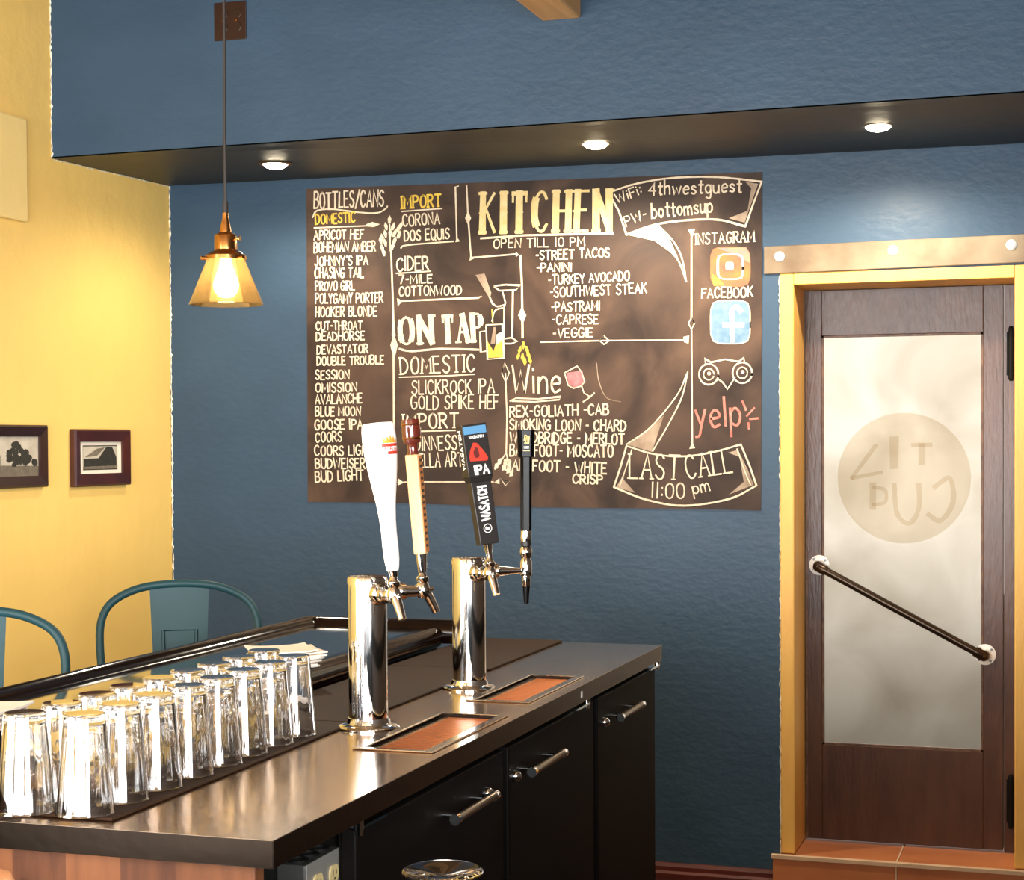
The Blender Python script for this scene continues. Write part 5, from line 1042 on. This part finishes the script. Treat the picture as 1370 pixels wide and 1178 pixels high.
 ('closing_banner',[(2.057,1.4634),(2.0917,1.4731),(2.0966,1.4485)],0,'g',True,False),
 ('closing_banner',[(1.7131,1.492),(1.7749,1.5292),(1.8414,1.5883),(1.8002,1.4667)],0,'g',True,False),
 ('closing_banner',[(1.7131,1.492),(1.7954,1.5489),(1.8847,1.6524),(1.9228,1.7309)],0.0049,'w',False,True),
 ('closing_banner',[(1.8028,1.4692),(1.854,1.5535),(1.9024,1.6472),(1.9228,1.7309)],0.0049,'w',False,True),
 ('tap_sketch',[(1.2466,2.0369),(1.2897,2.0406),(1.3433,2.0363),(1.3272,2.0215),(1.2681,2.0209),(1.2466,2.0369)],0.0053,'w',False,False),
 ('tap_sketch',[(1.2788,2.018),(1.2894,1.9794),(1.2839,1.9617)],0.0049,'w',False,False),
 ('tap_sketch',[(1.3164,2.0168),(1.3128,1.8589)],0.0063,'w',False,False),
 ('tap_sketch',[(1.2839,1.9591),(1.2833,1.8596)],0.0049,'w',False,False),
 ('tap_sketch',[(1.2779,1.8546),(1.3101,1.859),(1.3315,1.8458),(1.31,1.8386),(1.2805,1.8393)],0.0053,'w',False,False),
 ('tap_sketch',[(1.2382,1.986),(1.257,1.9676),(1.2866,1.9718)],0.0053,'w',False,True),
 ('tap_sketch',[(1.2785,1.9619),(1.2515,1.9524),(1.2405,1.9169)],0.0044,'w',False,True),
 ('tap_sketch',[(1.1819,2.0774),(1.2145,2.0814),(1.2384,2.0141),(1.2329,1.9939)],0,'g',True,False),
 ('tap_sketch',[(1.2329,1.999),(1.2435,1.9756)],0.0058,'w',False,False),
 ('tap_sketch',[(1.2407,1.9578),(1.2432,1.9117)],0.0044,'y',False,False),
 ('tap_sketch',[(1.2188,1.9047),(1.2782,1.9057),(1.2829,1.7907),(1.2235,1.7867),(1.2188,1.9047)],0.0053,'w',False,False),
 ('tap_sketch',[(1.2212,1.8534),(1.2319,1.8352),(1.2453,1.8145),(1.259,1.8525),(1.2779,1.8649),(1.2829,1.7932),(1.2235,1.7919)],0,'y',True,False),
 ('tap_sketch',[(1.2564,1.8705),(1.2753,1.8802),(1.2751,1.8496),(1.2562,1.8347)],0,'w',True,False),
 ('tap_sketch',[(1.2187,1.8842),(1.197,1.8822),(1.1992,1.8129),(1.2182,1.815)],0.0049,'w',False,False),
 ('tap_sketch',[(1.2458,1.8963),(1.2539,1.8961),(1.2508,1.8399),(1.2346,1.8403)],0,'g',True,False),
 ('chalk_edge_smudge',[(1.6108,1.7665),(1.6183,1.7061),(1.644,1.6505),(1.6931,1.6349)],0.0027,'g',False,True),
]

# ------------------------------------------------------------------ the chalkboard
bd = thing('chalkboard', 'large brown chalkboard menu with hand lettering on the blue wall', 'menu board', (1.358, 0, 1.837))
m = MB(); q = [(x-1.358, z-1.837) for x, z in BOARD]
v0 = [m.bm.verts.new((x, 0, z)) for x, z in q]
N = 24
def bp(s, t):   # s along, t down; the sheet is a little wavy at its lower edge
    a = Vector(q[0]).lerp(Vector(q[1]), s); b = Vector(q[3]).lerp(Vector(q[2]), s); p = a.lerp(b, t)
    return Vector((p.x, -.003 - .0*t, p.y + .004*math.sin(9*s)*max(0, t-.9)*10*.6))
for v in v0: m.bm.verts.remove(v)
gr = [[m.bm.verts.new(bp(i/N, j/12)) for i in range(N+1)] for j in range(13)]; bk = [[m.bm.verts.new(bp(i/N, j/12)+Vector((0,.0025,0))) for i in range(N+1)] for j in range(13)]
for G_ in (gr, bk):
    for j in range(12):
        for i in range(N): m.bm.faces.new((G_[j][i], G_[j][i+1], G_[j+1][i+1], G_[j+1][i]))
for i in range(N): m.bm.faces.new((gr[0][i], gr[0][i+1], bk[0][i+1], bk[0][i])); m.bm.faces.new((gr[12][i], gr[12][i+1], bk[12][i+1], bk[12][i]))
for j in range(12): m.bm.faces.new((gr[j][0], gr[j+1][0], bk[j+1][0], bk[j][0])); m.bm.faces.new((gr[j][N], gr[j+1][N], bk[j+1][N], bk[j][N]))
m.build('board_sheet', M['chalkboard'], bd, smooth=True)
fb = lambda u, v, w: Vector((u-1.358, -.0036-w, v-1.837))
blocks = {}
def blk(n, c):
    if (n, c) not in blocks: blocks[(n, c)] = MB()
    return blocks[(n, c)]
lifts = {'c':.0005, 'g':0, 'o':0, 'b':0, 'p':.0002, 'k':.0001, 'y':.0003, 'w':.0005, 'r':.0004}
for n, pts, wd_, c, close, sm in MARKS:
    b = blk(n, c)
    if wd_ == 0: b.fill(pts, fb, lifts[c])
    else: b.ribbon(smooth_pts(pts) if sm else pts, wd_, fb, lifts[c], close)
for n, s, x0, z0, x1, z1, h, wd_, sty, c in TEXT: write(blk(n, c), s, x0, z0, x1, z1, h, wd_*(1.05 if n.endswith('list') else 1.0), sty, fb, lifts[c]+.0002)
parts = {}
cname = {'c':'cream yellow', 'w':'white','y':'yellow','g':'grey rubbed','r':'pink','b':'pale blue','o':'orange','p':'mauve','k':'rose'}
for (n, c), b in blocks.items():
    o = b.build(n, M[c], bd, recalc=False); o['label'] = cname[c] + ' chalk ' + n.replace('_', ' ')
